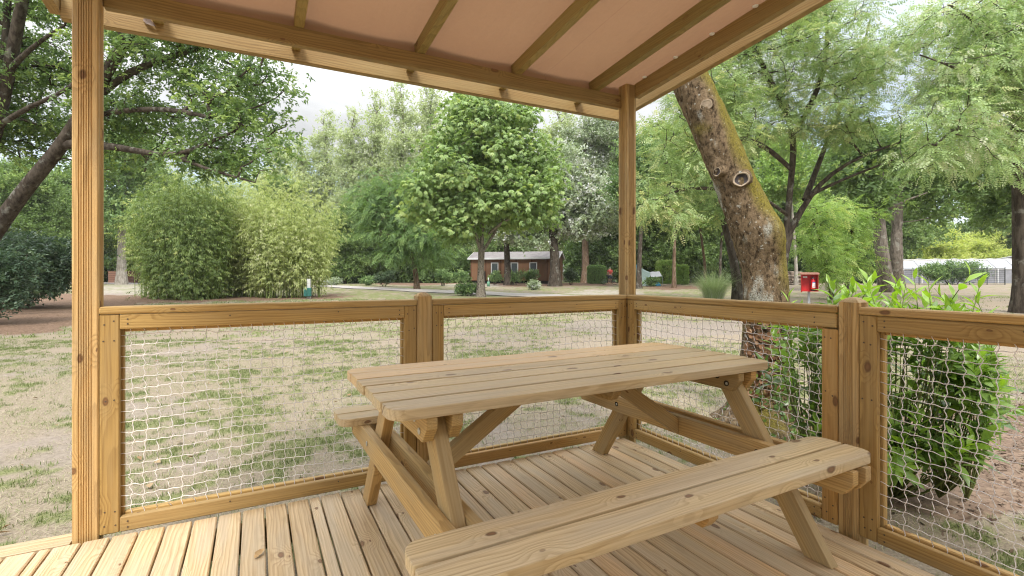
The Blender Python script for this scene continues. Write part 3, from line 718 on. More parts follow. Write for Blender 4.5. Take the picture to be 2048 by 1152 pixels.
def tree(name, lab, cat, trunks, blobs, ntips, leafm, barkm, tm='bunch', nspr=10, ssize=.5, cl=.35, step=.5, rtip=.012, bf=.35, sag=.0, droop=.25, group=None, tint=.45, tvar=.16, sh=.42, attach=.35, up=.6, base=None, minz=None, side=6, crownname='crown', flat=.6, branch=True):
    """trunks: list of (points, r0, r1); blobs: crown envelope; tips are joined to the nearest wood by curved twigs"""
    nodes = []; par = []; plen = []; fixr = []; tb = TB(); runs = []
    for ti, (pts, r0, r1) in enumerate(trunks):
        P = resample(pts, step); n = len(P); rr = r0+(r1-r0)*np.linspace(0, 1, n)**.8
        k0 = len(nodes)
        for i in range(n):
            nodes.append(P[i]); par.append(k0+i-1 if i else -1); plen.append(0. if i/(n-1) >= attach else 1e6); fixr.append(rr[i])
        if ti == 0 and P[0, 2] < gz(P[0, 0], P[0, 1])+.4: rr[:2] *= [1.35, 1.12]
        runs.append((list(range(k0, k0+n)), side+4)); fixr[k0:k0+n] = list(rr)
    tips = sample(blobs, ntips, sh) if ntips else np.zeros((0, 3))
    if minz is not None: tips = tips[tips[:, 2] > minz]
    NP = np.array(nodes); PL = np.array(plen)
    cap = len(NP)+len(tips)*6; A = np.zeros((cap, 3)); A[:len(NP)] = NP; B = np.full(cap, 1e9); B[:len(NP)] = PL; cnt = len(NP)
    good = NP[PL < 1e5]
    dd = np.array([np.min(np.linalg.norm(good-t, axis=1)) for t in tips]) if len(tips) else np.zeros(0)
    order = np.argsort(dd); tiprun = []
    for ti in order:
        t = tips[ti]; d = np.linalg.norm(A[:cnt]-t, axis=1); c = d+bf*B[:cnt]+np.where(A[:cnt, 2] > t[2]+.2, .5*(A[:cnt, 2]-t[2]), 0)
        j = int(np.argmin(c)); L = d[j]; m = int(min(5, max(2, L/step+1))); ids = [j]; a = A[j]
        side_v = rng.normal(0, .10, 3)*L
        for i in range(1, m+1):
            s = i/m; p = a+(t-a)*s+side_v*math.sin(math.pi*s)+EZ*(up*.16*L*math.sin(math.pi*s))
            A[cnt] = p; B[cnt] = B[j]+L*s; nodes.append(p); par.append(ids[-1]); fixr.append(0); ids.append(cnt); cnt += 1
        runs.append((ids, 5)); tiprun.append(ids)
    count = np.zeros(len(nodes))
    for ids in tiprun: count[ids[-1]] += 1
    for i in range(len(nodes)-1, -1, -1):
        if par[i] >= 0: count[par[i]] += count[i]
    rad = np.maximum(np.array(fixr), rtip*np.maximum(count, 1)**.45)
    A = np.array(nodes)
    for ids, sd in runs:
        pts = A[ids]; r = rad[ids].copy()
        if sd == 5: r[0] = min(r[0], r[1]*1.25); r[-1] *= .5
        tb.add(pts, r, sd if (sd != 5 or r[0] > .05) else 4)
    b0 = trunks[0][0][0] if base is None else base
    t = thing(name, lab, cat, b0, group)
    tb.build('trunk', barkm, t)
    parts = []
    if tiprun and nspr:
        P = []; D = []; TT = []
        for ids in tiprun:
            q = A[ids]; k = nspr; s = rng.random(k)**.7*.75+.25; x = s*(len(q)-1); i = np.minimum(x.astype(int), len(q)-2); f = (x-i)[:, None]
            p = q[i]*(1-f)+q[i+1]*f; dirn = unit(q[-1]-q[0])
            off = rng.normal(0, 1, (k, 3))*cl*[1, 1, flat]
            P.append(p+off); D.append(unit(dirn*.35+unit(off)*.8+rng.normal(0, .35, (k, 3)))-EZ*droop)
            TT.append(np.clip(tint+rng.normal(0, tvar*.7)+rng.normal(0, tvar, k), 0, 1))
        P = np.concatenate(P); D = np.concatenate(D); TT = np.concatenate(TT); n = len(P)
        parts = place(TM[tm], P, D, EZ+rng.normal(0, .45, (n, 3)), ssize*rng.uniform(.7, 1.25, n), TT)
    if parts:
        V, Fs, T = join(parts); mk(crownname, V, Fs, leafm, t, False, {'tint': T})
    return t
# leaf and bark materials
M['oakl'] = leafmat('oak_leaf', (.045, .082, .028), (.085, .138, .042), (.17, .23, .055), .44)
M['chestl'] = leafmat('chestnut_leaf', (.085, .140, .040), (.15, .220, .065), (.25, .30, .10), .36, .38)
M['locl'] = leafmat('locust_leaf', (.045, .088, .03), (.088, .150, .042), (.17, .245, .06), .38)
M['ashl'] = leafmat('ash_leaf', (.092, .145, .050), (.165, .230, .085), (.31, .36, .14), .36)
M['ashp'] = leafmat('pale_ash_leaf', (.11, .175, .06), (.20, .27, .11), (.38, .42, .20), .36)
M['popl'] = leafmat('poplar_leaf', (.16, .195, .095), (.25, .29, .155), (.38, .41, .26), .34)
M['silv'] = leafmat('white_poplar_leaf', (.095, .13, .06), (.19, .23, .14), (.38, .41, .33), .25)
M['bambd'] = leafmat('dark_bamboo_leaf', (.058, .095, .022), (.125, .175, .042), (.28, .31, .10), .34)
M['bambl'] = leafmat('light_bamboo_leaf', (.14, .175, .055), (.24, .275, .095), (.38, .40, .17), .38)
M['woodl'] = leafmat('woodland_leaf', (.042, .074, .020), (.090, .145, .036), (.18, .24, .07), .36)
M['brightl'] = leafmat('bright_leaf', (.075, .135, .026), (.15, .23, .045), (.28, .36, .09), .42)
M['yell'] = leafmat('yellow_green_leaf', (.13, .19, .03), (.27, .31, .06), (.40, .38, .10), .40)
M['darkl'] = leafmat('evergreen_leaf', (.018, .036, .016), (.038, .070, .028), (.10, .13, .07), .22, .4)
M['bushl'] = leafmat('garden_bush_leaf', (.040, .085, .025), (.095, .155, .05), (.20, .27, .10), .32)
M['barkd'] = bark('dark_bark', (.030, .022, .016), (.105, .085, .066), lam=.25)
M['barkm'] = bark('mottled_bark', (.12, .098, .075), (.28, .245, .20), lich=(.03, .024, .018), lam=.95, sc=2.6)
M['trail'] = leafmat('trailing_shrub_leaf', (.022, .045, .024), (.045, .078, .042), (.11, .15, .09), .25, .4)
M['barkg'] = bark('grey_bark', (.085, .070, .055), (.24, .205, .17), lam=.35)
M['barkb'] = bark('brown_bark', (.085, .055, .035), (.24, .165, .11), lam=.2)
M['barkp'] = bark('pale_bark', (.20, .175, .145), (.42, .38, .33), lam=.3)
def gbase(px, py, z=0.): return gpt(px, py)+EZ*z
def pp(L): return np.array([at(*q) for q in L])

# ================================================================ trees in the park
# ---- oak at the left
tree('oak_tree', 'large oak with leaning lichened limbs at the far left, overhanging the bamboo', 'tree',
     [(np.concatenate([[gat(-85, 15.5)], pp([(-62, 545, 15.5), (-50, 520, 15.4), (5, 440, 15.2), (60, 365, 15), (128, 288, 14.8), (170, 215, 14.5), (215, 140, 14), (262, 68, 13.6), (300, -20, 13.3), (330, -120, 13)])]), .29, .11),
      (pp([(-85, 480, 15.4), (-30, 330, 15.3), (0, 230, 15), (22, 120, 14.6), (45, 0, 14.2), (70, -120, 13.8)]), .23, .12),
      (pp([(-30, 330, 15.3), (-4, 220, 15), (8, 130, 14.9), (14, 40, 14.8), (18, -60, 14.6)]), .13, .08),
      (pp([(128, 288, 14.8), (215, 290, 14.4), (290, 305, 14.0), (365, 318, 13.6), (415, 285, 13.4), (470, 262, 13.2)]), .15, .03),
      (pp([(365, 318, 13.6), (400, 335, 13.3), (450, 348, 13.0), (510, 365, 12.9)]), .06, .015),
      (pp([(178, 205, 14.4), (240, 150, 14.2), (300, 125, 14.4), (380, 100, 14.8), (470, 80, 15.0)]), .15, .04),
      (pp([(150, 240, 14.6), (230, 222, 14.2), (330, 215, 13.7), (420, 235, 13.2)]), .08, .02),
      (pp([(0, 250, 15), (70, 205, 14.4), (140, 185, 14.1), (200, 100, 13.7)]), .09, .03),
      (pp([(10, 150, 14.8), (60, 95, 14.2), (130, 50, 13.6)]), .10, .03)],
     [blob(340, 150, 14.8, 190, 75, 2.2), blob(470, 220, 14, 120, 70, 1.6), blob(545, 150, 13.4, 85, 55, 1.1), blob(250, 250, 15.2, 140, 50, 1.6), blob(430, 290, 13.9, 110, 36, 1.0), blob(495, 325, 13.2, 60, 28, .8),
      blob(90, 120, 16.2, 190, 110, 2.2), blob(60, 260, 16.5, 150, 70, 2), blob(120, -40, 14.5, 320, 70, 3), blob(380, 30, 13.8, 250, 60, 2.5), blob(-120, 150, 15.5, 200, 200, 3), blob(600, 165, 13.0, 32, 35, .6), blob(250, 330, 15.5, 60, 50, 1.2), blob(330, 270, 15., 90, 40, 1.2), blob(420, 330, 14.2, 60, 25, .8), blob(545, 300, 13.2, 40, 45, .7)],
     720, M['oakl'], M['barkd'], 'oak', 19, .26, .27, .5, .013, .35, droop=.35, tint=.50, tvar=.22, attach=.3, sh=.5)
# ---- tall tree left background with pale straight trunk
tree('plane_tree', 'tall tree with a pale straight trunk between the left post and the bamboo', 'tree',
     [(np.concatenate([[gat(243, 48)], pp([(243, 545, 48), (243, 520, 48), (244, 450, 48), (246, 380, 48), (250, 300, 48)])]), .42, .22)],
     [blob(240, 345, 48, 60, 75, 4), blob(235, 425, 47, 55, 35, 3), blob(280, 300, 48, 50, 50, 3)], 150, M['bushl'], M['barkp'], 'bunch', 16, .75, .7, 1., .03, group=None, tint=.55, base=gat(243, 48))
# ---- chestnut
CB = gat(962, 28.3)
cp = lambda L: np.array([at(x, y, 28.3+dz) for x, y, dz in L])
tree('horse_chestnut', 'round bright green chestnut tree with forked patchy trunk in front of the brown cabin', 'tree',
     [(np.concatenate([[CB], cp([(961, 560, 0), (962, 525, 0), (963, 500, 0)])]), .22, .18), (cp([(963, 505, 0), (950, 470, -.2), (940, 430, -.5), (915, 380, -1), (890, 330, -1.2)]), .12, .03),
      (cp([(963, 505, 0), (965, 470, .1), (962, 420, .2), (968, 340, .3), (970, 260, .2)]), .13, .03), (cp([(963, 505, 0), (985, 480, .2), (1000, 440, .3), (1025, 390, .8), (1050, 330, 1)]), .11, .03),
      (cp([(957, 480, 0), (930, 440, .8), (900, 420, 1.4), (860, 400, 2)]), .07, .02), (cp([(975, 470, 0), (1000, 445, -.8), (1040, 425, -1.6), (1080, 410, -2)]), .06, .02)],
     [blob(975, 265, 28.3, 105, 62, 3.0), blob(955, 350, 28.3, 125, 85, 3.6), blob(1025, 340, 28.3, 90, 85, 3.2), blob(880, 385, 28.2, 60, 60, 2.4), blob(1010, 420, 28, 92, 42, 3.0), blob(900, 440, 28, 65, 42, 2.4), blob(1070, 410, 28, 48, 55, 2.), blob(838, 425, 28.5, 38, 26, 1.2), blob(1105, 335, 28.3, 26, 40, 1.2), blob(925, 215, 28.2, 38, 26, 1.2), blob(1040, 238, 28.4, 42, 28, 1.4), blob(972, 218, 28.3, 72, 28, 2.0)],
     480, M['chestl'], M['barkm'], 'palm', 38, .46, .40, .6, .012, tint=.50, tvar=.20, sh=.42, droop=.35, base=CB)
# ---- dark locust left of the chestnut
tree('locust_tree', 'smaller dark green locust tree with bent trunk, left of the chestnut', 'tree',
     [(np.concatenate([[gat(834, 38)], pp([(834, 555, 38), (828, 530, 38), (822, 505, 38), (812, 470, 38), (800, 430, 38), (795, 380, 38)])]), .21, .06), (pp([(820, 500, 38), (850, 470, 37.6), (870, 440, 37.5)]), .09, .03)],
     [blob(800, 395, 38, 85, 62, 2.8), blob(760, 450, 37.6, 55, 45, 2.2), blob(830, 470, 37, 65, 45, 2.3), blob(870, 490, 37, 35, 40, 1.4), blob(740, 400, 38, 40, 40, 1.6), blob(845, 520, 36.8, 22, 22, .8), blob(785, 505, 37, 50, 22, 1.6)],
     230, M['locl'], M['barkb'], 'pinn', 22, .62, .42, .6, .014, tint=.42, tvar=.2, droop=.5)
# ---- ash in the centre right: several dark stems, wide feathery crown
tree('ash_tree', 'wide feathery ash with several dark stems, behind the leaning mossy trunk', 'tree',
     [(np.concatenate([[gat(1556, 20)], pp([(1558, 550, 20), (1562, 500, 20), (1575, 468, 20)])]), .30, .22), (pp([(1572, 475, 20), (1578, 400, 20), (1584, 340, 19.8), (1592, 260, 19.4), (1560, 200, 19), (1520, 120, 18.5)]), .13, .03),
      (pp([(1575, 470, 20), (1600, 430, 19.8), (1612, 395, 19.6), (1660, 345, 19.2), (1720, 310, 18.6), (1800, 285, 18)]), .15, .03), (pp([(1612, 395, 19.6), (1650, 372, 19.2), (1720, 345, 18.8), (1790, 318, 18.4)]), .08, .03),
      (pp([(1610, 400, 19.6), (1640, 320, 20), (1680, 220, 20.5), (1720, 120, 21), (1740, 40, 21)]), .12, .03), (pp([(1584, 340, 19.8), (1530, 290, 18.5), (1470, 270, 17.5), (1400, 300, 17)]), .09, .02),
      (pp([(1592, 260, 19.4), (1640, 180, 19), (1660, 90, 18.6), (1650, 10, 18.4)]), .09, .03), (pp([(1575, 430, 20), (1520, 390, 18.5), (1450, 380, 17.5), (1370, 370, 17), (1310, 400, 16.6)]), .08, .02)],
     [blob(1500, 120, 18.5, 150, 100, 3), blob(1640, 130, 18.8, 130, 110, 3), blob(1360, 290, 17, 85, 90, 2.2), blob(1330, 400, 16.8, 70, 70, 1.8), blob(1450, 250, 17.8, 110, 80, 2.4), blob(1600, 250, 19, 130, 60, 2.4), blob(1700, 230, 18.4, 90, 60, 2.2), blob(1420, 360, 17.2, 60, 50, 1.6), blob(1490, 30, 18.5, 200, 60, 3), blob(1620, 20, 19, 60, 50, 2), blob(1750, 120, 19, 70, 80, 2.4), blob(1400, 180, 17.5, 80, 60, 2)],
     620, M['ashl'], M['barkd'], 'pinn', 22, .35, .26, .55, .010, tint=.48, tvar=.2, sh=.45, droop=.3, flat=.5)
# ---- pale ash at the right edge
tree('pale_ash', 'pale drooping ash filling the upper right corner, thick trunk at right edge', 'tree',
     [(np.concatenate([[gat(2046, 17)], pp([(2046, 590, 17), (2044, 500, 17), (2042, 420, 17), (2040, 330, 16.8), (2035, 230, 16.4), (2020, 120, 16)])]), .30, .18), (pp([(2040, 300, 16.8), (1985, 245, 15.5), (1930, 240, 14.6), (1870, 290, 14)]), .09, .02), (pp([(2036, 250, 16.6), (1980, 170, 15.4), (1900, 130, 14.4), (1840, 110, 14)]), .09, .02), (pp([(2020, 120, 16), (1970, 60, 15), (1900, 10, 14.5)]), .10, .03)],
     [blob(1930, 160, 14.8, 110, 90, 2), blob(1880, 250, 14.4, 85, 60, 1.7), blob(2010, 120, 15.4, 120, 110, 2.2), blob(1960, 300, 14.6, 90, 55, 1.6), blob(1900, 40, 15, 90, 60, 2), blob(2040, 280, 15, 70, 80, 1.6), blob(2100, 100, 15, 120, 160, 2.4), blob(1840, 330, 14.4, 35, 28, .9), blob(2020, 0, 15.5, 150, 70, 2.4)],
     400, M['ashp'], M['barkd'], 'pinn', 23, .33, .25, .5, .009, tint=.5, tvar=.22, sh=.5, droop=.6, flat=.9, base=gat(2046, 17))
# ---- dark maple behind the pale ash, right
tree('maple_tree', 'dark green maple hanging below the pale ash near the right edge', 'tree',
     [(np.concatenate([[gat(2105, 24)], pp([(2100, 540, 24), (2085, 430, 24), (2050, 330, 23.5), (1990, 280, 23)])]), .25, .10)],
     [blob(1985, 330, 23, 90, 50, 2), blob(1930, 365, 22.8, 60, 35, 1.4), blob(2040, 370, 23, 50, 45, 1.6), blob(1880, 330, 23, 50, 30, 1.4), blob(2010, 420, 23, 35, 28, 1.)], 120, M['oakl'], M['barkd'], 'oak', 20, .42, .4, .7, .012, tint=.45, droop=.4, base=gat(2105, 24))
# ---- two young bright trees beside the fire point
for nm, lab, T, Bl, seed in (
    ('young_acacia', 'bright green young acacia with bent dark trunk right behind the red cabinet', [(1667, 590, 25), (1657, 555, 25), (1650, 520, 25), (1642, 480, 25), (1625, 440, 25)], [(1640, 430, 25, 45, 40, 1.3), (1620, 480, 24.8, 35, 35, 1), (1665, 500, 24.8, 35, 30, 1), (1655, 545, 24.8, 25, 25, .8)], 0),
    ('young_acacia', 'bright green young acacia in front of the pair of grey trunks', [(1692, 580, 27), (1696, 540, 27), (1702, 490, 27), (1708, 430, 27)], [(1708, 430, 27, 38, 40, 1.3), (1695, 480, 27, 40, 32, 1.2), (1715, 520, 27, 30, 30, 1), (1678, 530, 27, 26, 28, .9)], 1)):
    P = pp(T); P[0] = gat(T[0][0], T[0][2])
    tree(nm, lab, 'tree', [(P, .13, .04)], [blob(*b) for b in Bl], 90, M['brightl'], M['barkd'], 'pinn', 13, .46, .30, .4, .010, group='young bright trees by the red cabinet', tint=.5, droop=.4)
# ---- pair of grey trunks, right
for lab, T, Bl in (
    ('grey ivy clad tree trunk, left one of the pair standing before the greenhouse', [(1776, 578, 31), (1768, 540, 31), (1760, 480, 31), (1755, 430, 31), (1762, 370, 31), (1750, 280, 31)], [(1740, 300, 31, 70, 60, 2.5), (1700, 340, 31, 60, 40, 2), (1760, 390, 30.5, 40, 25, 1.3)]),
    ('straight grey tree trunk, right one of the pair standing before the greenhouse', [(1792, 574, 34), (1792, 520, 34), (1794, 450, 34), (1796, 380, 34), (1800, 300, 34)], [(1800, 320, 34, 70, 50, 2.5), (1850, 370, 34, 60, 35, 2), (1880, 420, 34, 50, 25, 1.6)])):
    P = pp(T); P[0] = gat(T[0][0], T[0][2]+1)
    tree('grey_trunk_tree', lab, 'tree', [(P, .46, .24), (pp([(T[3][0], T[3][1], T[3][2]), (T[3][0]+55, T[3][1]-35, T[3][2]-.5), (T[3][0]+100, T[3][1]-45, T[3][2]-1)]), .12, .03)], [blob(*b) for b in Bl], 110, M['oakl'], M['barkg'], 'oak', 18, .6, .5, .8, .015, group='pair of grey trunks before the greenhouse', tint=.55)
# ---- thin trunks of the wood right of the corner post
for i, (lab, px, by, d, top, lean, r, bm) in enumerate((
    ('ivy clad dark trunk just right of the corner post beside the tent', 1278, 578, 40, 330, 10, .22, 'barkd'),
    ('slim dark trunk standing in a mulch ring right of the tent', 1348, 577, 41, 360, 3, .17, 'barkb'),
    ('thin leaning light brown trunk above the pampas grass', 1410, 562, 47, 380, -18, .15, 'barkb'),
    ('forked dark trunks of a small tree right of the pampas grass', 1440, 566, 44, 380, 8, .14, 'barkd'),
    ('curved trunk with green ivy base directly left of the mossy leaning trunk', 1476, 598, 24, 300, -60, .24, 'barkd'),
    ('grey trunk with ivy standing in front of the log pile', 1592, 560, 46, 330, -14, .17, 'barkp'))):
    b = gat(px, d); P = np.concatenate([[b], pp([(px-lean*.05, by-25, d), (px+lean*.3, by-(by-top)*.4, d), (px+lean*.7, by-(by-top)*.7, d), (px+lean, top, d)])])
    k = d/40
    tree('park_tree', lab, 'tree', [(P, r, r*.45)], [blob(px+lean, top-10, d, 55/k, 60/k, 2.6), blob(px+lean+30, top+60/k, d, 40/k, 35/k, 1.8), blob(px+lean-32, top+50/k, d, 40/k, 35/k, 1.8)], 110, M[('bushl', 'brightl')[i % 2]] if d > 30 else M['ashl'], M[bm], 'bunch', 18, .6 if d > 30 else .36, .55 if d > 30 else .35, .7, .012, group='slim trees between the tent and the log pile', tint=.45)
# ---- white poplars around the cabin
for lab, px, by, d, T, Bl in (
    ('silver leaved poplar with a broad ivy covered trunk at the right end of the cabin', 1110, 568, 46, [(1112, 540), (1108, 500), (1104, 440), (1098, 370), (1100, 300)], [(1130, 400, 46, 60, 55, 3), (1080, 430, 45.5, 42, 34, 2.2), (1160, 450, 45, 36, 34, 2), (1200, 410, 46, 45, 60, 2.6), (1050, 488, 44.5, 20, 18, 1.), (1120, 330, 46, 60, 40, 2.5)]),
    ('silver leaved poplar with dark trunk in front of the cabin windows', 1016, 564, 48, [(1016, 540), (1014, 510), (1012, 470), (1015, 420), (1020, 370)], [(1022, 462, 47, 30, 24, 1.8), (1040, 440, 47, 40, 40, 2), (1000, 430, 48, 35, 40, 2)]),
    ('tall poplar with a straight pale brown trunk between hedge and cabin', 1171, 562, 58, [(1171, 530), (1170, 480), (1172, 420), (1170, 340), (1172, 250)], [(1175, 280, 58, 60, 60, 4), (1200, 360, 58, 45, 60, 3), (1150, 350, 58, 40, 60, 3), (1190, 450, 57, 55, 30, 3), (1215, 250, 58, 50, 60, 3)])):
    P = np.concatenate([[gat(px, d)], pp([(a, b, d) for a, b in T])])
    tree('white_poplar', lab, 'tree', [(P, .55 if px == 1110 else (.50 if px == 1171 else .36), .18)], [blob(*b) for b in Bl], 190, M['silv'], M['barkb'] if px == 1171 else M['barkd'], 'bunch', 24, .62, .55, .8, .016, group='white poplars around the cabin', tint=.52, tvar=.28, droop=.2)
# ---- pale poplars far behind, one build copied
def proto(name, lab, cat, H, W, leafm, barkm, tm, ntips, nspr, ss, cl, group, tint=.45, low=.2, sh=.45):
    b = np.array([0., 0, 0]); T = np.array([[0, 0, 0], [.1, 0, H*.3], [-.1, .1, H*.6], [0, 0, H*.92]])
    bl = []
    for k in range(7):
        z = H*(low+(1-low)*(k+.5)/7.); w = W*(1-.75*((k-2.2)/5.)**2)
        a = k*2.4; bl.append((np.array([math.cos(a)*W*.25, math.sin(a)*W*.25, z]), np.array([w, w, H*.11]), w*w))
    return tree(name, lab, cat, [(T, H*.016, H*.003)], bl, ntips, leafm, barkm, tm, nspr, ss, cl, H/18, H*.0012, group=group, tint=tint, base=b, attach=.15, sh=sh)
def spread(p, rows):
    for i, (lab, px, d, s, rz_) in enumerate(rows):
        o = p if i == 0 else copy_tree(p)
        o.location = [float(v) for v in gat(px, d)-EZ*.1]; o.scale = (s, s*(.95+.1*random.random()), s) if not isinstance(s, tuple) else s; o.rotation_euler.z = rz_; o['label'] = lab
pop = proto('poplar', '', 'tree', 26, 2.75, M['popl'], M['barkg'], 'bunch', 330, 11, .68, .7, 'pale poplars in the far row', .5, .16)
def ps(px, top, d, w=1.): s = (HY-top)/F*d/26.; return (s*w, s*w, s)
spread(pop, [('low pale poplar first in the far row, just right of the overhanging oak', 555, 84, ps(555, 262, 84, 1.25), 0), ('pale poplar second in the far row above the light bamboo', 605, 80, ps(605, 275, 80, 1.2), 1.7),
             ('pale poplar third in the far row with a thin pointed top', 652, 82, ps(652, 225, 82), 3.1), ('pale poplar fourth in the far row, left of the tallest ones', 702, 78, ps(702, 218, 78), 4.4),
             ('tall pale poplar fifth in the far row', 752, 80, ps(752, 186, 80, .95), 5.2), ('tallest pale poplar, sixth in the far row left of the chestnut top', 806, 76, ps(806, 166, 76, .95), .8),
             ('pale poplar partly behind the left of the chestnut crown', 862, 80, ps(862, 160, 80), 2.2), ('pale poplar mostly behind the chestnut crown', 925, 84, ps(925, 175, 84), 3.9), ('pale poplar rising between chestnut and corner post', 1120, 78, ps(1120, 205, 78, 1.2), 2.9), ('pale poplar directly behind the corner post', 1215, 76, ps(1215, 215, 76, 1.2), 5.6)])
brd = proto('woodland_tree', '', 'tree', 15, 4.4, M['woodl'], M['barkd'], 'bunch', 420, 26, .62, .62, 'dark broadleaf trees at the wood edge', .5, .14)
def bs(px, top, d, w=1.): s = (HY-top)/F*d/15.; return (s*w, s*w, s)
spread(brd, [('dark broadleaf tree behind the overhanging oak at far left', 40, 42, bs(40, 300, 42), 0), ('dark broadleaf tree left of the pale straight trunk', 150, 58, bs(150, 330, 58), 1), ('dark broadleaf tree behind the left bamboo clump', 330, 66, bs(330, 330, 66), 2), ('dark broadleaf tree behind the light bamboo', 560, 70, bs(560, 350, 70), 3),
             ('dark broadleaf tree between light bamboo and locust', 690, 52, bs(690, 395, 52), 4), ('dark broadleaf tree behind the locust tree', 760, 58, bs(760, 360, 58), 5), ('dark broadleaf tree behind the chestnut trunk left of cabin', 890, 62, bs(890, 350, 62), .5), ('dark broadleaf tree behind the cabin roof', 1020, 72, bs(1020, 330, 72), 1.5),
             ('dark broadleaf tree behind the box hedge by the cabin', 1230, 66, bs(1230, 330, 66), 2.5), ('dark broadleaf tree behind the tent', 1305, 60, bs(1305, 250, 60), 3.5), ('dark broadleaf tree behind the round hedge', 1375, 58, bs(1375, 270, 58), 4.5), ('dark broadleaf tree behind the pampas grass', 1450, 62, bs(1450, 230, 62), 5.5),
             ('dark broadleaf tree behind the log pile', 1560, 64, bs(1560, 260, 64), .9), ('dark broadleaf tree behind the red cabinet', 1660, 60, bs(1660, 300, 60), 1.9), ('dark broadleaf tree above the left end of the greenhouse', 1760, 66, bs(1760, 260, 66), 2.9), ('dark broadleaf tree at the far right behind the greenhouse', 2010, 78, bs(2010, 330, 78), 3.9)])
yel = proto('yellow_green_tree', '', 'tree', 9, 3.6, M['yell'], M['barkg'], 'bunch', 300, 22, .55, .55, 'yellow green trees behind the greenhouse', .5, .05)
def ys_(px, top, d, w=1.): s = (HY-top)/F*d/9.; return (s*w, s*w, s)
spread(yel, [('round yellow green tree behind the middle of the greenhouse', 1880, 72, ys_(1880, 440, 72, 1.1), 0), ('soft green tree behind the left part of the greenhouse', 1825, 78, ys_(1825, 470, 78, 1.2), 2), ('soft green tree behind the right part of the greenhouse', 1960, 76, ys_(1960, 455, 76, 1.2), 4), ('light green willow like tree behind the brown bins', 215, 66, ys_(215, 425, 66, 1.1), 1), ('light green tree peeping through left of the tall post', 120, 62, ys_(120, 440, 62, 1.1), 3)])
# ---- far wood closing the view
P = []; T = []
for k in range(26000):
    px = rng.uniform(-1500, 3400); d = rng.uniform(92, 112); l = (px-CX)/F*d
    top = 7+5*vnoise(np.array(l*.06), np.array(3.))+3*vnoise(np.array(l*.3), np.array(9.))
    h = float(top)*rng.random()**.8; p = at(px, HY, d); P.append((p[0], p[1], float(gz(p[0], p[1]))+h)); T.append(rng.normal(.45, .2))
P = np.array(P); n = len(P)
V, Fs, T = join(place(TM['bunch'], P, rng.normal(0, 1, (n, 3)), EZ+rng.normal(0, .5, (n, 3)), rng.uniform(1.0, 2.2, n), np.clip(np.array(T), 0, 1)))
o = mk('far_woodland', V, Fs, M['woodl'], None, False, {'tint': T}); tag(o, 'far off wood of mixed trees closing the view behind the park', 'woodland', kind='stuff')
# dark underwood close under the trees
P = []
for px0, px1, d0, d1, h, nn in ((-100, 260, 60, 66, 4.5, 900), (640, 940, 56, 64, 4.0, 1900), (1130, 1560, 58, 66, 5.0, 3000), (1560, 1790, 58, 66, 4, 1200)):
    for k in range(nn):
        d = rng.uniform(d0, d1); p = gat(rng.uniform(px0, px1), d); P.append(p+EZ*(h*rng.random()**1.1))
P = np.array(P); n = len(P)
V, Fs, T = join(place(TM['bunch'], P, rng.normal(0, 1, (n, 3)), EZ+rng.normal(0, .5, (n, 3)), rng.uniform(.6, 1.3, n), np.clip(rng.normal(.15, .17, n), 0, 1)))
o = mk('underwood', V, Fs, M['woodl'], None, False, {'tint': T}); tag(o, 'dark evergreen underwood filling the shade beneath the far trees', 'undergrowth', kind='stuff')

# ================================================================ bamboo
M['cane'] = plain('bamboo_cane', (.15, .20, .05), .45)
def bamboo(lab, px, d, wpx, dep, Hpx, ncane, leafm, spread_, tint, nsp=46, lowleaf=.08):
    b = gat(px, d); t = thing('bamboo_clump', lab, 'bamboo', b, 'bamboo clumps on the lawn edge'); tb = TB(); P = []; D = []; TT = []
    W = wpx*d/F; H = Hpx*d/F
    for k in range(ncane):
        a = rng.uniform(0, 6.28); rr = math.sqrt(rng.random()); base = b+RT*(W*.62*rr*math.cos(a))+FW*(dep*.62*rr*math.sin(a)); base[2] = gz(base[0], base[1])-.05
        h = H*rng.uniform(.5, 1.12)*(1-.30*rr**2); out = unit(base-b+rng.normal(0, .35, 3)*[W, W, 0])*[1, 1, 0]
        s = np.linspace(0, 1, 9)[:, None]; lean = spread_*h*rng.uniform(.4, 1.2)
        q = base+EZ*h*(s-.10*s**3*(1+lean/h))+out*lean*(s**2.2)
        tb.add(q, .016*(1-.75*s[:, 0]), 4)
        m = int(nsp*1.55); u = rng.uniform(lowleaf, 1, m)**.85; x = u*8; i = np.minimum(x.astype(int), 7); f = (x-i)[:, None]
        p = q[i]*(1-f)+q[i+1]*f; off = rng.normal(0, .26, (m, 3))*[1, 1, .7]
        P.append(p+off); D.append(unit(off)+out*.4-EZ*.15); TT.append(np.clip(tint+rng.normal(0, .12)+rng.normal(0, .17, m), 0, 1))
    tb.build('cane_cluster', M['cane'], t)
    P = np.concatenate(P); n = len(P)
    V, Fs, T = join(place(TM['bamb'], P, np.concatenate(D), EZ+rng.normal(0, .4, (n, 3)), rng.uniform(.24, .42, n), np.concatenate(TT)))
    mk('foliage', V, Fs, leafm, t, False, {'tint': T})
bamboo('dense dark green bamboo clump nearest the left post', 372, 25.5, 105, 1.9, 300, 125, M['bambd'], .14, .42, 60, .03)
bamboo('light yellow green bamboo clump right of the dark one', 575, 27.5, 120, 2.2, 275, 120, M['bambl'], .26, .5, 52, .12)
bamboo('tall sparse yellow green bamboo rising behind the dark clump', 440, 29.5, 130, 1.6, 330, 80, M['bambl'], .14, .5, 50, .2)
bamboo('light green bamboo filling the middle between the two nearest clumps', 470, 28.6, 100, 1.8, 285, 90, M['bambl'], .18, .45, 50, .06)
bamboo('thin loose bamboo canes at the left side of the dark clump', 300, 26.5, 45, 1.2, 250, 28, M['bambd'], .14, .6, 40, .3)
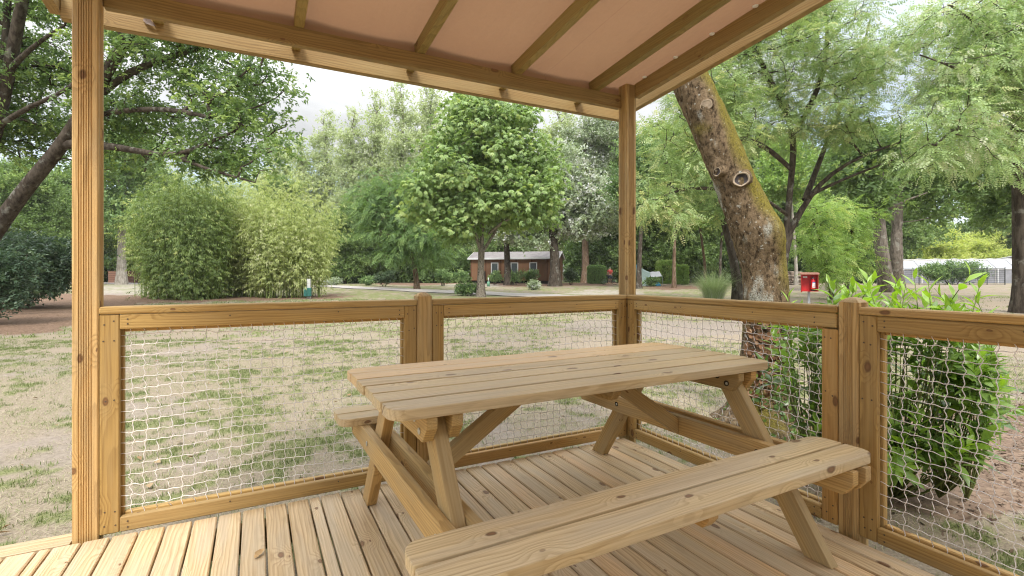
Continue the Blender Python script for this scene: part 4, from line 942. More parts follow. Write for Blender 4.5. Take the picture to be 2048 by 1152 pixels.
# ================================================================ leaning mossy trunk
DT = 4.75
TR = [(1520, 862, 150), (1520, 830, 118), (1527, 760, 96), (1533, 690, 90), (1533, 590, 90), (1527, 530, 92), (1507, 450, 100), (1470, 365, 84), (1421, 250, 84), (1384, 170, 80), (1340, 80, 76), (1290, -20, 72), (1235, -150, 66), (1190, -300, 56), (1165, -480, 44), (1150, -640, 30)]
TPY = np.array(TR, float); TPY[4:, 2] *= .90; s_ = np.concatenate([[0], np.cumsum(np.hypot(np.diff(TPY[:, 0]), np.diff(TPY[:, 1])))])
ts = np.linspace(0, s_[-1], 150); TP = np.stack([np.interp(ts, s_, TPY[:, k]) for k in range(3)], 1)
for _ in range(6): TP[1:-1] = .25*TP[:-2]+.5*TP[1:-1]+.25*TP[2:]
tpts = np.array([at(x, y, DT+.25*max(0, (550-y)/1000)) for x, y, w in TP]); trad = TP[:, 2]*DT/F/2
tpts[0, 2] = float(gz(*tpts[0, :2]))-.08
nth = 96; V, Q = tube(tpts, 1., nth); C = np.repeat(tpts, nth, 0); N = V-C
th = np.tile(np.arange(nth), len(tpts)); rr = np.repeat(trad, nth)
def side(v): return v[:, 0]*RT[0]+v[:, 1]*RT[1]
lat = side(N); dep = N[:, 0]*FW[0]+N[:, 1]*FW[1]
P0 = C+N*rr[:, None]
r = rr*(1+.10*(fbm(P0[:, 0]*4, P0[:, 1]*4, P0[:, 2]*2.2, 3)-.5))
def ppx(Q): q = Q-CAM; d = q @ FW; return CX+F*(q @ RT)/d, HY-F*q[:, 2]/d, d
def surf(PP, px, py):
    x, y, d = ppx(PP); e = np.hypot(x-px, y-py); k = np.where(e < e.min()+9)[0]; return PP[k[np.argmin(d[k])]]
def bump_at(px, py, rad, amp, front=True, w=None):
    global r
    q = surf(P0, px, py); d = np.linalg.norm(P0-q, axis=1); r = r+amp*np.exp(-(d/rad)**2)
bump_at(1552, 452, .13, .075, False); bump_at(1560, 480, .12, .05, False); bump_at(1475, 362, .10, .045); bump_at(1430, 352, .06, .05, False); bump_at(1500, 330, .05, .035, False); bump_at(1400, 216, .09, .02); bump_at(1500, 590, .12, .03)
base_fl = np.exp(-np.clip(P0[:, 2]+.3, 0, 9)/.14); r = r*(1+base_fl*(.30+.3*np.sin(th*2*math.pi/nth*5+1)))
P1 = C+N*r[:, None]
fine = fbm(P1[:, 0]*26, P1[:, 1]*26, P1[:, 2]*15, 4)-.5
P1 = P1+N*(fine*.030+.010*(vnoise(P1[:, 0]*70, P1[:, 1]*70, P1[:, 2]*40)-.5))[:, None]
pyv = np.repeat(TP[:, 1], nth)
moss = sst(.05, .75, lat-.25*dep+.9*(fbm(P1[:, 0]*5, P1[:, 1]*5, P1[:, 2]*3.2, 4)-.5))*sst(600, 540, pyv)
moss = np.clip(moss+.9*sst(.60, .74, fbm(P1[:, 0]*3+7, P1[:, 1]*3, P1[:, 2]*2.5, 4)+.10*sst(-.2, .6, lat)), 0, 1)
lich = sst(.635, .70, fbm(P1[:, 0]*6.5+3, P1[:, 1]*6.5, P1[:, 2]*5, 5, )-.06*moss+.05*sst(330, 150, pyv)*sst(.5, -.3, lat)+.13*np.exp(-((pyv-545)/38)**2)*sst(.45, .8, lat))
def bigbark():
    t = NT('mossy_bark'); p = t.pos(); m = t.attr('moss', 'Fac'); l = t.attr('lichen', 'Fac')
    n1 = t.noise(t.vmul(p, (30, 30, 17)), 1., 5, .7); n2 = t.noise(p, 85, 4, .7); n3 = t.noise(p, 12., 4, .65)
    c = t.mix(t.ramp(n1, .32, .62), (.030, .020, .011), (.20, .142, .084)); c = t.mix(t.ramp(n3, .5, .66, 0, .6), c, (.26, .19, .115))
    lm = t.math('MULTIPLY', l, t.ramp(n2, .38, .5)); sp = t.ramp(t.noise(p, 26., 3, .55), .635, .66)
    lm = t.math('MAXIMUM', lm, t.math('MULTIPLY', sp, t.ramp(n2, .40, .55)))
    c = t.mix(t.math('MULTIPLY', lm, .72), c, t.mix(t.ramp(n2, .4, .7), (.36, .37, .31), (.60, .60, .53)))
    mc = t.mix(t.ramp(n2, .3, .7), (.08, .066, .012), (.265, .222, .042))
    mm = t.math('MULTIPLY', m, t.ramp(n1, .25, .55, .35, 1.))
    c = t.mix(mm, c, mc)
    return t.out(t.pbsdf(c, .95, t.bump(t.math('ADD', n1, t.math('MULTIPLY', n2, .5)), .02, 1.), .12))
M['bigbark'] = bigbark()
lt = thing('leaning_tree', 'thick leaning tree trunk with moss, lichen and sawn branch scars beside the terrace', 'tree', tpts[0])
mk('trunk', P1, Q, M['bigbark'], lt, True, {'moss': moss, 'lichen': lich})
def stub(px, py, rad, dirv, ring_mat, core=None, lab=None):
    q = surf(P1, px, py); dirv = unit(unit(CAM-q)*dirv[0]+RT*dirv[1]); d0 = tpts[np.argmin(np.linalg.norm(tpts-q, axis=1))]
    a = np.cross(dirv, EZ); a = unit(a); b = np.cross(dirv, a); n = 20; V = []; Fs = []
    prof = [(1.5, -.06), (1.22, -.008), (1.02, .006), (.97, .008), (.80, .003), (.77, -.003 if core else .003), (.02, -.006 if core else .004)]
    for k, (f, h) in enumerate(prof):
        for j in range(n):
            t = j*2*math.pi/n; w = 1+.08*math.sin(2*t+1)+.04*math.sin(5*t)
            V.append(q+dirv*h+(a*math.cos(t)+b*math.sin(t)*1.02)*rad*f*w)
    for k in range(len(prof)-1):
        for j in range(n): Fs.append((k*n+j, k*n+(j+1) % n, (k+1)*n+(j+1) % n, (k+1)*n+j))
    o = mk('cut_stub', V, Fs, M['bigbark'], lt, True); o['label'] = lab; o.data.materials.append(ring_mat); o.data.materials.append(core or ring_mat)
    o.data.polygons.foreach_set('material_index', np.repeat([0, 0, 1, 1, 2, 2], n).astype(np.int32))
M['cutwood'] = plain('sawn_wood', (.38, .30, .21), .8, var=.25, scale=30); M['cutdark'] = plain('dark_heartwood', (.055, .045, .045), .8, var=.3, scale=40)
stub(1404, 216, .050, (1, -.05), M['cutwood'], None, 'pale round sawn branch scar high on the trunk')
stub(1476, 361, .066, (1, .1), M['cutwood'], M['cutdark'], 'sawn branch collar with a dark rotten centre')
stub(1428, 350, .042, (.5, -.9), M['cutwood'], M['cutdark'], 'small sawn stub on the left side of the trunk')
# crown far above the roof
LT2 = [(tpts[-30:], .12, .05), (np.array([tpts[-45], tpts[-45]+[.6, .8, 1.0], tpts[-45]+[1.5, 1.6, 1.9]]), .10, .03), (np.array([tpts[-40], tpts[-40]+[-.9, -.3, .8], tpts[-40]+[-2.0, -.8, 1.5]]), .10, .03)]
top = tpts[-1]
_t = tree('leaning_tree_crown_part', 'x', 'tree', LT2, [(top+[0, .6, .8], np.array([2.6, 2.2, 1.3]), 1.), (top+[1.8, 1.6, .2], np.array([1.6, 1.5, 1.0]), .5), (top+[-1.8, -.4, .1], np.array([1.6, 1.5, 1.0]), .5)], 90, M['locl'], M['barkb'], 'oak', 14, .26, .28, .5, .010, base=tpts[-30])
for ch in list(_t.children):
    off = np.array(_t.location)-np.array(lt.location); ch.parent = lt; ch.location = [float(v) for v in off]; ch.name = 'limb' if ch.name.startswith('trunk') else 'crown'
bpy.data.objects.remove(_t)

# ================================================================ laurel, ivy
def leafgrid(P, D, Nn, L, W, T, bend=.25, fold=.18):
    D = unit(D); Nn = unit(Nn-D*np.sum(Nn*D, -1, keepdims=True)); Y = np.cross(Nn, D); n = len(P)
    t = np.linspace(0, 1, 6); w = np.array([.10, .72, 1., .86, .50, .0]); V = np.zeros((n, 6, 3, 3))
    bd = bend*rng.uniform(.2, 1.6, n)
    for i in range(6):
        c = P+D*(L*t[i])[:, None]-Nn*(L*bd*t[i]**2)[:, None]
        for j, s in enumerate((-1, 0, 1)): V[:, i, j] = c+Y*(W*.5*w[i]*s)[:, None]+Nn*(W*fold*w[i]*abs(s))[:, None]
    q = np.array([[i*3+j, i*3+j+1, i*3+j+4, i*3+j+3] for i in range(5) for j in range(2)])
    Fq = (q[None]+np.arange(n)[:, None, None]*18).reshape(-1, 4)
    return V.reshape(-1, 3), Fq, np.repeat(T, 18)
def laurelmat():
    t = NT('laurel_leaf'); a = t.attr('tint', 'Fac'); r = t.n('ShaderNodeNewGeometry').outputs['Random Per Island']
    c = t.mix(t.ramp(a, 0, .5), (.085, .155, .045), (.19, .30, .075)); c = t.mix(t.ramp(a, .5, 1.), c, (.30, .46, .06))
    c = t.mix(t.math('MULTIPLY', r, .4), c, t.mix(1., c, (.6, .7, .6), 'MULTIPLY'))
    d = t.pbsdf(c, .36, None, .75); tr = t.n('ShaderNodeBsdfTranslucent', None, Color=t.mix(1., c, (1.5, 1.6, .6), 'MULTIPLY')).outputs[0]
    return t.out(t.n('ShaderNodeMixShader', None, i0=.36, i1=d, i2=tr).outputs[0])
M['laurel'] = laurelmat(); M['stem'] = plain('green_stem', (.14, .17, .05), .6)
lb = gat(1790, 3.25); la = thing('laurel_shrub', 'leafy green laurel shrub with bright upright shoots behind the right railing', 'shrub', lb)
LBL = [blob(1790, 780, 3.25, 170, 140, .5, 5), blob(1625, 730, 3.45, 85, 95, .40, 2.4), blob(1735, 655, 3.15, 150, 55, .38, 2.4), blob(1925, 730, 2.85, 95, 90, .32, 1.8), blob(1650, 840, 3.3, 90, 45, .3, 1.0), blob(1850, 890, 2.95, 75, 45, .25, 1.0), blob(1610, 670, 3.5, 60, 40, .3, .7)]
tips = sample(LBL, 165, .5); nr_ = rng.random(len(tips))
SH = [(1672, 572, 3.2), (1696, 580, 3.1), (1705, 590, 3.1), (1740, 566, 3.3), (1760, 585, 3.1), (1572, 597, 3.6), (1835, 560, 3.1), (1800, 592, 3.0), (1862, 575, 3.0), (1900, 548, 2.9), (1925, 590, 2.9), (1985, 610, 2.8), (1945, 568, 2.8), (1780, 570, 3.2), (1715, 562, 3.2)]
sh = np.array([at(*q) for q in SH]); sh[:, 2] -= .165; LOW = [blob(1790, 880, 3.1, 130, 75, .38), blob(1880, 850, 2.95, 90, 70, .28), blob(1690, 830, 3.35, 90, 70, .3), blob(1960, 780, 2.85, 60, 60, .2)]
tips = np.concatenate([tips, sample(LOW, 65, .55), sh]); top_ = np.concatenate([np.zeros(230), np.ones(len(sh))])
tb = TB(); LP = []; LD = []; LN = []; LL = []; LW = []; LTt = []
hub = [lb+RT*x+FW*y+EZ*(.02) for x, y in ((0, 0), (-.25, .1), (.22, -.08), (-.42, .12), (.05, .15), (.36, -.12), (-.1, -.1))]
tx_, ty_, _d = ppx(tips); ok_ = ~((tx_ > 1575) & (tx_ < 1668) & (ty_ < 655)); tips = tips[ok_]; top_ = top_[ok_]
for tip, up_ in zip(tips, top_):
    if tip[0] < 2.50: tip = tip+np.array([2.52-tip[0]+rng.random()*.1, 0, 0])
    tip[2] = max(tip[2], -.24)
    h = hub[int(np.argmin([np.linalg.norm((tip-q)[:2]) for q in hub]))]
    s = np.linspace(0, 1, 9)[:, None]; mid = (tip-h)*[.75, .75, .4]
    q = h+(tip-h)*s+(mid-(tip-h)*.5)*(s*(1-s)*1.4)+rng.normal(0, .02, 3)*np.sin(s*3.14)
    tb.add(q, .0065*(1-.72*s[:, 0]), 5)
    dirn = unit(q[-1]-q[-3]); dirn = unit(dirn*.6+EZ*(1.1 if up_ else .25)+rng.normal(0, .34, 3)); Ls = .24 if up_ else .16
    if up_: tb.add(np.stack([tip-dirn*.04, tip+dirn*Ls*.5, tip+dirn*Ls]), np.array([.003, .0022, .001]), 5, .6)
    k = int(rng.integers(6, 9)) if up_ else int(rng.integers(9, 13)); fresh = 1. if up_ else float(np.clip(rng.normal(.34, .22)+.40*sst(.55, 1.0, tip[2]), 0, .8))
    a0_ = rng.uniform(0, 6.28); A = unit(np.cross(dirn, [.3, .5, .2])); B = np.cross(dirn, A)
    for j in range(k):
        u = j/(k-1); a = a0_+j*2.4; ra = A*math.cos(a)+B*math.sin(a)
        LP.append(tip+dirn*(Ls*(u-.25))); LD.append(ra*(1.-.55*u)+dirn*(.35+.75*u)-EZ*(.30*(1-u)*(1-.6*up_))); LN.append(dirn*.9+EZ*.5-ra*.2+rng.normal(0, .18, 3))
        L = rng.uniform(.10, .155)*(1-.30*u*u); LL.append(L); LW.append(L*rng.uniform(.27, .36)); LTt.append(np.clip(fresh+.18*u+rng.normal(0, .09), 0, 1))
tb.build('stem_cluster', M['stem'], la)
V, Fq, T = leafgrid(np.array(LP), np.array(LD), np.array(LN), np.array(LL), np.array(LW), np.array(LTt))
mk('foliage', V, Fq, M['laurel'], la, True, {'tint': T})
# ivy on the foot of the leaning trunk: green below, dead brown above
def on_trunk(n, y0, y1, a0, a1, fr):
    ys = rng.uniform(y0, y1, n); k = np.array([int(np.argmin(np.abs(TP[:, 1]-y))) for y in ys]); a = rng.uniform(a0, a1, n)
    nrm = RT[None]*np.sin(a)[:, None]-FW[None]*np.cos(a)[:, None]; rd = trad[k]*fr
    return tpts[k]+nrm*rd[:, None], nrm
P, Nn = on_trunk(420, 735, 862, -1.9, 1.6, 1.16); P2, N2 = on_trunk(90, 640, 740, -.5, .8, 1.14); pb = gpt(1520, 862); 
P3 = pb+RT*rng.normal(0, .24, (200, 1))+FW*rng.normal(-.12, .16, (200, 1)); P3[:, 2] = gz(P3[:, 0], P3[:, 1])+rng.random(200)*.08; N3 = np.tile(EZ, (200, 1))+rng.normal(0, .3, (200, 3))
P = np.concatenate([P, P2, P3]); Nn = np.concatenate([Nn, N2, N3]); n = len(P); D = np.cross(Nn, rng.normal(0, 1, (n, 3)))-EZ*.5; L = rng.uniform(.03, .06, n)
V, Fq, T = leafgrid(P, D, Nn+rng.normal(0, .35, (n, 3)), L, L*.85, np.clip(rng.normal(.22, .18, n), 0, 1), .2, .1)
iv = mk('ivy', V, Fq, M['laurel'], None, True, {'tint': T}); tag(iv, 'small dark green ivy growing round the foot of the leaning trunk', 'ivy')
P, Nn = on_trunk(260, 635, 790, -1.3, .0, 1.12); n = len(P); P = P+Nn*rng.random((n, 1))*.02; L = rng.uniform(.03, .07, n)
M['deadivy'] = leafmat('dead_ivy_leaf', (.15, .07, .03), (.30, .15, .07), (.42, .26, .14), .2, .7, (1.2, 1., .7), .15, 1.)
V, Fq, T = leafgrid(P, np.cross(Nn, rng.normal(0, 1, (n, 3)))-EZ*.9, Nn+rng.normal(0, .5, (n, 3)), L, L*.75, rng.random(n), .4, .2)
iv = mk('dead_ivy', V, Fq, M['deadivy'], None, True, {'tint': T}); tag(iv, 'dead brown ivy leaves hanging on the leaning trunk behind the table', 'ivy')

# ================================================================ bushes and small plants
def bush(name, lab, cat, px, d, wpx, hpx, dep, leafm, ntip=60, tm='bunch', nspr=14, ss=.3, group=None, cl=.18, tint=.45, boxy=False, z0=.0, tvar=.18, barkm='barkd', sh=.4, droop=.2):
    b = gat(px, d); W = wpx*d/F/2; H = hpx*d/F
    if boxy:
        n = ntip*nspr; u = rng.uniform(-1, 1, (n, 3)); f = rng.integers(0, 3, n); sgn = rng.choice([-1, 1], n); u[np.arange(n), f] = sgn*rng.uniform(.86, 1.02, n); u[:, 2] = np.where(u[:, 2] < -1, -1, u[:, 2])
        rr = np.abs(u)/np.maximum(1e-6, (np.abs(u)**5).sum(1, keepdims=True)**.2); u = np.sign(u)*np.minimum(np.abs(u), rr*1.02)
        P = b+RT*(u[:, :1]*W)+FW*(u[:, 1:2]*dep)+EZ*((u[:, 2:]+1)*H/2); t = thing(name, lab, cat, b, group)
        tb = TB()
        for k in range(7): e = b+RT*rng.uniform(-.7, .7)*W+FW*rng.uniform(-.6, .6)*dep; tb.add(np.stack([e, e+EZ*H*.4+rng.normal(0, .05, 3), e+EZ*H*.85]), np.array([.03, .02, .008]), 5)
        tb.build('stem_cluster', M[barkm], t)
        V, Fs, T = join(place(TM[tm], P, rng.normal(0, 1, (n, 3)), unit(u)+rng.normal(0, .4, (n, 3)), ss*rng.uniform(.7, 1.2, n), np.clip(rng.normal(tint, tvar, n), 0, 1))); mk('foliage', V, Fs, leafm, t, False, {'tint': T}); return t
    tr = [(np.stack([b+RT*(k*W*.12), b+RT*(k*W*.25)+EZ*H*.25, b+RT*(k*W*.4)+EZ*H*.5]), .03*H**.5, .012) for k in (-1, 0, 1)]
    bl = [(b+EZ*(H*(.55+z0))+RT*(W*dx), np.array([W*sx, dep*sx, H*.45*sz]), sx) for dx, sx, sz in ((0, .8, 1), (-.45, .55, .75), (.45, .55, .8))]
    return tree(name, lab, cat, tr, bl, ntip, leafm, M[barkm], tm, nspr, ss, cl, .4, .004, group=group, tint=tint, tvar=tvar, base=b, attach=0., crownname='foliage', sh=sh, minz=float(b[2])+.02, droop=droop)
# evergreen at the left edge with trailing branches
bush('evergreen_shrub', 'dark spreading evergreen shrub on the bark mulch at far left', 'shrub', 40, 19, 230, 150, 2.2, M['trail'], 230, 'oak', 22, .27, None, .3, .45)
bush('evergreen_shrub', 'trailing grey green shrub nearest the left edge of the lawn', 'shrub', -30, 13.5, 190, 180, 1.0, M['trail'], 130, 'oak', 20, .20, None, .2, .35, tvar=.2)
SB = 'small shrubs along the far bed'
for a in (('low pale grey shrub first in the far bed, right of the bamboo', 664, 46, 32, 15, .5, 'silv'), ('small green shrub beside the pale grey one in the far bed', 735, 47, 26, 18, .5, 'bushl'), ('dark rounded shrub in the far bed left of the locust trunk', 768, 45, 44, 36, .8, 'darkl'),
          ('arching green shrub in the far bed right of the locust trunk', 886, 46, 34, 38, .7, 'bushl'), ('sprouting pruned shrub just left of the cabin', 922, 47, 34, 30, .6, 'bushl'), ('thin shrub with dry twigs below the left cabin window', 990, 48, 26, 32, .4, 'bushl'),
          ('thin shrub below the middle cabin window', 1030, 48, 36, 36, .5, 'bushl'), ('shrub against the cabin wall between the middle and right windows', 1062, 48.5, 30, 34, .5, 'bushl'), ('dark upright shrub at the right corner of the cabin', 1142, 50, 28, 34, .6, 'darkl'), ('low green plants beside the corner post, below the tent', 1270, 42, 30, 16, .5, 'bushl'), ('clipped stump with green shoots in front of the tent', 1303, 44, 18, 18, .3, 'bushl'),
          ('pale young plant on the bed edge before the cabin', 1068, 38, 14, 20, .25, 'silv'), ('tangled bramble at the foot of the chestnut', 938, 29.5, 48, 24, .6, 'bushl'), ('low dark shrub behind the log pile, right of the red cabinet', 1732, 44, 44, 22, .7, 'darkl')):
    bush('garden_shrub', a[0], 'shrub', a[1], a[2], a[3], a[4], a[5], M[a[6]], 34, 'bunch', 14, .26, SB, .16, .5, tvar=.25)
bush('box_hedge', 'clipped square green hedge between the cabin and the man', 'hedge', 1193, 53, 34, 36, .8, M['locl'], 150, 'bunch', 12, .22, 'clipped hedges near the tent', boxy=True)
bush('box_hedge', 'clipped rounded green hedge right of the tent', 'hedge', 1362, 50, 24, 38, .7, M['brightl'], 130, 'bunch', 12, .22, 'clipped hedges near the tent', boxy=True)
bush('box_hedge', 'bright green bushy hedge directly behind the tent flysheet', 'hedge', 1332, 53, 34, 46, .9, M['brightl'], 150, 'bunch', 12, .24, 'clipped hedges near the tent', boxy=True, tint=.6)
bush('fence_hedge', 'loose green climber hedge growing through the dark fence before the greenhouse', 'hedge', 1905, 46.5, 140, 48, .5, M['bushl'], 210, 'bunch', 14, .26, None, .3, .45, tvar=.2)
# pampas grass
pb = gat(1427, 24); t = thing('pampas_grass', 'arching grey green pampas grass tuft beyond the corner of the railing', 'grass tuft', pb)
n = 1500; az = rng.uniform(0, 6.28, n); Lg = rng.uniform(.7, 2.0, n); b0 = pb+np.stack([np.cos(az), np.sin(az), 0*az], 1)*(rng.random((n, 1))*.42)+EZ*0; b0[:, 2] = pb[2]-.02
out = np.stack([np.cos(az), np.sin(az), 0*az], 1); s = np.stack([-np.sin(az), np.cos(az), 0*az], 1); ln = rng.uniform(.3, .95, n); V = np.zeros((n, 5, 2, 3))
for i, u in enumerate((0, .3, .6, .82, 1.)):
    c = b0+out*(Lg*ln*u**1.5)[:, None]+EZ*(Lg*(u*1.12-.62*ln*u**2.6))[:, None]
    for j, sg in enumerate((-1, 1)): V[:, i, j] = c+s*(sg*.007*(1-u*.8))
q = np.array([[i*2, i*2+1, i*2+3, i*2+2] for i in range(4)]); Fq = (q[None]+np.arange(n)[:, None, None]*10).reshape(-1, 4)
M['pamp'] = leafmat('pampas_blade', (.14, .20, .08), (.26, .33, .17), (.52, .43, .26), .25, .6)
mk('blade_tuft', V.reshape(-1, 3), Fq, M['pamp'], t, False, {'tint': np.repeat(np.where(Lg < 1.0, rng.uniform(.6, 1, n), rng.uniform(0, .5, n)), 10)})

# ================================================================ built things in the park
M['clad'] = None
def clad():
    t = NT('brown_cladding'); g = t.obj(); sx = t.n('ShaderNodeSeparateXYZ', None, i0=g)
    a = t.math('ADD', sx.outputs[0], sx.outputs[1]); fr = t.math('FRACT', t.math('MULTIPLY', a, 6.5)); cell = t.n('ShaderNodeTexWhiteNoise', {'noise_dimensions': '1D'}, W=t.math('FLOOR', t.math('MULTIPLY', a, 6.5))).outputs[0]
    c = t.mix(cell, (.125, .07, .038), (.21, .115, .062)); c = t.mix(t.ramp(fr, .0, .12, 1, 0), c, (.05, .02, .01)); c = t.mix(t.ramp(t.noise(t.vmul(g, (6, 6, 1)), 1.5, 4), .4, .7, 0, .5), c, (.18, .075, .04))
    return t.out(t.pbsdf(c, .8, t.bump(t.ramp(fr, .0, .12, 0, 1), .02, .6), .2))
M['clad'] = clad(); M['white'] = plain('white_trim', (.56, .56, .55), .5, var=.05); M['roofg'] = plain('grey_roof_sheet', (.21, .19, .185), .6, var=.12, scale=2)
M['glass'] = plain('window_glass', (.07, .085, .09), .12, 0, .6); M['dark'] = plain('dark_gap', (.02, .018, .016), .9)
def frame_at(px, d, yaw):
    o = gat(px, d); a = YAW_ANG+yaw; u = np.array([math.cos(a), math.sin(a), 0]); v = np.array([-math.sin(a), math.cos(a), 0]); return o, u, v
YAW_ANG = -YAW
def bx(mb, o, u, v, x0, x1, y0, y1, z0, z1, bev=.01):
    c = o+u*(x0+x1)/2+v*(y0+y1)/2+EZ*(z0+z1)/2; box(mb, c, (abs(x1-x0)/2, abs(y1-y0)/2, abs(z1-z0)/2), 0, np.stack([u, v, EZ], 1), bev)
# cabin: long wall towards us, right gable visible
o, u, v = frame_at(941, 55.5, R(-14)); L, Wd, he, hr, zb = 9.8, 4.0, 2.80, 3.50, .32
cab = thing('cabin', 'brown timber clad cabin with white framed windows and grey roof behind the chestnut', 'cabin', o)
mb = MB(); prism(mb, [(0, zb), (Wd, zb), (Wd, he), (Wd/2, hr), (0, he)], o, v, EZ, u, L); mb.build('wall', M['clad'], cab)
mb = MB(); bx(mb, o, u, v, .15, L-.15, .15, Wd-.15, -.2, zb-.003); mb.build('plinth', M['dark'], cab)
for nm, y0, y1, z0, z1 in (('roof', -.28, Wd/2, he-.083, hr+.004), ('roof', Wd/2, Wd+.28, hr+.004, he-.083)):
    mb = MB(); prism(mb, [(y0, z0), (y1, z1), (y1, z1+.07), (y0, z0+.07)], o-u*.22, v, EZ, u, L+.44); rf = mb.build(nm, M['roofg'], cab)
    tb = MB()
    for k in range(36):
        x = -.2+k*(L+.4)/36; prism(tb, [(y0+.01, z0+.071), (y1-.01, z1+.071), (y1-.01, z1+.095), (y0+.01, z0+.095)], o+u*x, v, EZ, u, .05)
    tb.build('roof_rib', M['roofg'], rf)
mb = MB(); bx(mb, o, u, v, -.24, L+.24, -.32, -.283, he-.16, he+.02); mb.build('eave_trim', M['white'], cab)
for e in (-.27, L+.223):
    mb = MB(); prism(mb, [(-.30, he-.17), (Wd/2, hr-.085), (Wd+.30, he-.17), (Wd+.30, he-.02), (Wd/2, hr+.09), (-.30, he-.02)], o+u*e, v, EZ, u, .045); mb.build('verge_trim', M['white'], cab)
for x in (2.40, 4.65, 6.75):
    mb = MB()
    for (a, b_, c, d_) in ((x, x+.85, 1.08, 1.17), (x, x+.85, 2.21, 2.30), (x, x+.09, 1.172, 2.208), (x+.76, x+.85, 1.172, 2.208)): bx(mb, o, u, v, a, b_, -.05, .02, c, d_)
    w = mb.build('window', M['white'], cab); mb = MB(); bx(mb, o, u, v, x+.09, x+.76, -.012, .01, 1.17, 2.21); mb.build('pane', M['glass'], w)
mb = MB(); bx(mb, o, u, v, 1.25, 1.75, -.06, .01, .40, 1.35); mb.build('meter_box', M['dark'], cab)
# small green bollard by the cabin
M['green'] = plain('green_plastic', (.10, .24, .15), .5)
b = gat(977, 45); t = thing('water_standpipe', 'short green standpipe with white tap before the cabin wall', 'standpipe', b)
mb = MB(); cyl(mb, b-EZ*.1, EZ, .13, .55, 14); mb.build('casing', M['green'], t, True); mb = MB(); cyl(mb, b+EZ*.45, EZ, .04, .35, 8); mb.build('tap', M['white'], t, True)
# service post in the light bamboo
b = gat(616, 26.2); t = thing('service_post', 'white service post with a green box at the right edge of the light bamboo', 'service post', b)
mb = MB(); bx(mb, b, RT, FW, -.09, .09, .05, .2, -.1, 1.05); mb.build('post', M['white'], t); mb = MB(); bx(mb, b, RT, FW, -.19, .19, -.12, .045, .12, .58, .02); mb.build('box', plain('teal_box', (.03, .13, .11), .5), t)
# slatted bins left
M['slat'] = None
def slats():
    t = NT('bin_slats'); g = t.obj(); z = t.n('ShaderNodeSeparateXYZ', None, i0=g).outputs[2]; fr = t.math('FRACT', t.math('MULTIPLY', z, 8.))
    c = t.mix(t.ramp(fr, .0, .15, 1, 0), (.25, .135, .095), (.06, .03, .02)); return t.out(t.pbsdf(c, .8, None, .2))
M['slat'] = slats(); M['slatd'] = wood('dark_bin_wood', (.10, .045, .03), (.06, .025, .018), (.12, .06, .04))
for lab, px, d, w, m in (('reddish brown slatted bin screen left of the pale straight trunk', 229, 53, 1.25, 'slat'), ('dark brown slatted bin screen right of the pale straight trunk', 260, 54, 1.15, 'slatd')):
    o, u, v = frame_at(px, d, R(8)); t = thing('bin_screen', lab, 'bin screen', o, 'bin screens by the road')
    for k in range(6):
        mb = MB(); bx(mb, o, u, v, -w/2, w/2, 0, .04, .05+k*.20, .22+k*.20); mb.build('slat', M[m], t)
    mb = MB(); bx(mb, o, u, v, -w/2+.02, w/2-.02, .045, 1.2, -.1, 1.22); mb.build('bin_body', M['slatd'], t); mb = MB(); bx(mb, o, u, v, -w/2-.03, w/2+.03, -.03, 1.25, 1.25, 1.31); mb.build('lid', M[m], t)
# tent
b = gat(1297, 46); t = thing('tent', 'ridge tent with pale grey green flysheet, white awning and blue inner door', 'tent', b)
M['fly'] = plain('flysheet', (.42, .52, .48), .6, var=.08); M['blue'] = plain('blue_tent', (.02, .22, .36), .55, var=.1); M['awn'] = plain('white_awning', (.66, .64, .66), .6, var=.05); M['sky_bl'] = plain('light_blue_fabric', (.16, .46, .68), .6)
def sheet(name, C, mat, n=12, sag=.05, thick=.01):
    C = [b+RT*x+FW*y+EZ*z for x, y, z in C]; V = []; Fs = []
    for i in range(n+1):
        for j in range(n+1):
            s, r2 = i/n, j/n; p = C[0]*(1-s)*(1-r2)+C[1]*s*(1-r2)+C[2]*s*r2+C[3]*(1-s)*r2; V.append(p-EZ*sag*math.sin(math.pi*s)*math.sin(math.pi*r2)+EZ*.012*math.sin(9*s+5*r2))
    for i in range(n):
        for j in range(n): a = i*(n+1)+j; Fs.append((a, a+n+1, a+n+2, a+1))
    o = mk(name, V, Fs, mat, t, True); m = o.modifiers.new('s', 'SOLIDIFY'); m.thickness = thick; return o
sheet('flysheet', [(-1.35, -.9, 0), (-.05, -1.1, 0), (.10, -.1, 1.25), (-1.1, 0, 1.85)], M['fly'], sag=.12); sheet('flysheet', [(-1.35, 1.2, 0), (.1, 1.3, 0), (.10, -.1, 1.25), (-1.1, 0, 1.85)], M['fly'], sag=.12)
sheet('awning', [(.08, -.35, .80), (1.10, -.6, .88), (1.15, .5, 1.36), (.08, .1, 1.28)], M['awn'], sag=.05)
sheet('inner_door', [(.0, -.7, 0.0), (1.05, -.5, 0.0), (.65, -.1, .78), (.30, -.1, .80)], M['blue'], sag=.0); sheet('inner_wall', [(1.05, -.5, 0.), (.95, .9, 0.), (.60, .3, .75), (.65, -.1, .78)], M['blue'], sag=0.)
sheet('peak_patch', [(-1.16, -.03, 1.70), (-.85, -.03, 1.62), (-.9, 0, 1.86), (-1.12, 0, 1.98)], M['sky_bl'], 4, 0.)
tb = TB()
for x, y, z in ((1.12, -.6, .88), (1.15, .5, 1.36), (-1.1, 0, 1.9)): tb.add(np.stack([b+RT*x+FW*y, b+RT*x+FW*y+EZ*z]), .015, 6)
tb.build('tent_pole', M['bolt'], t)
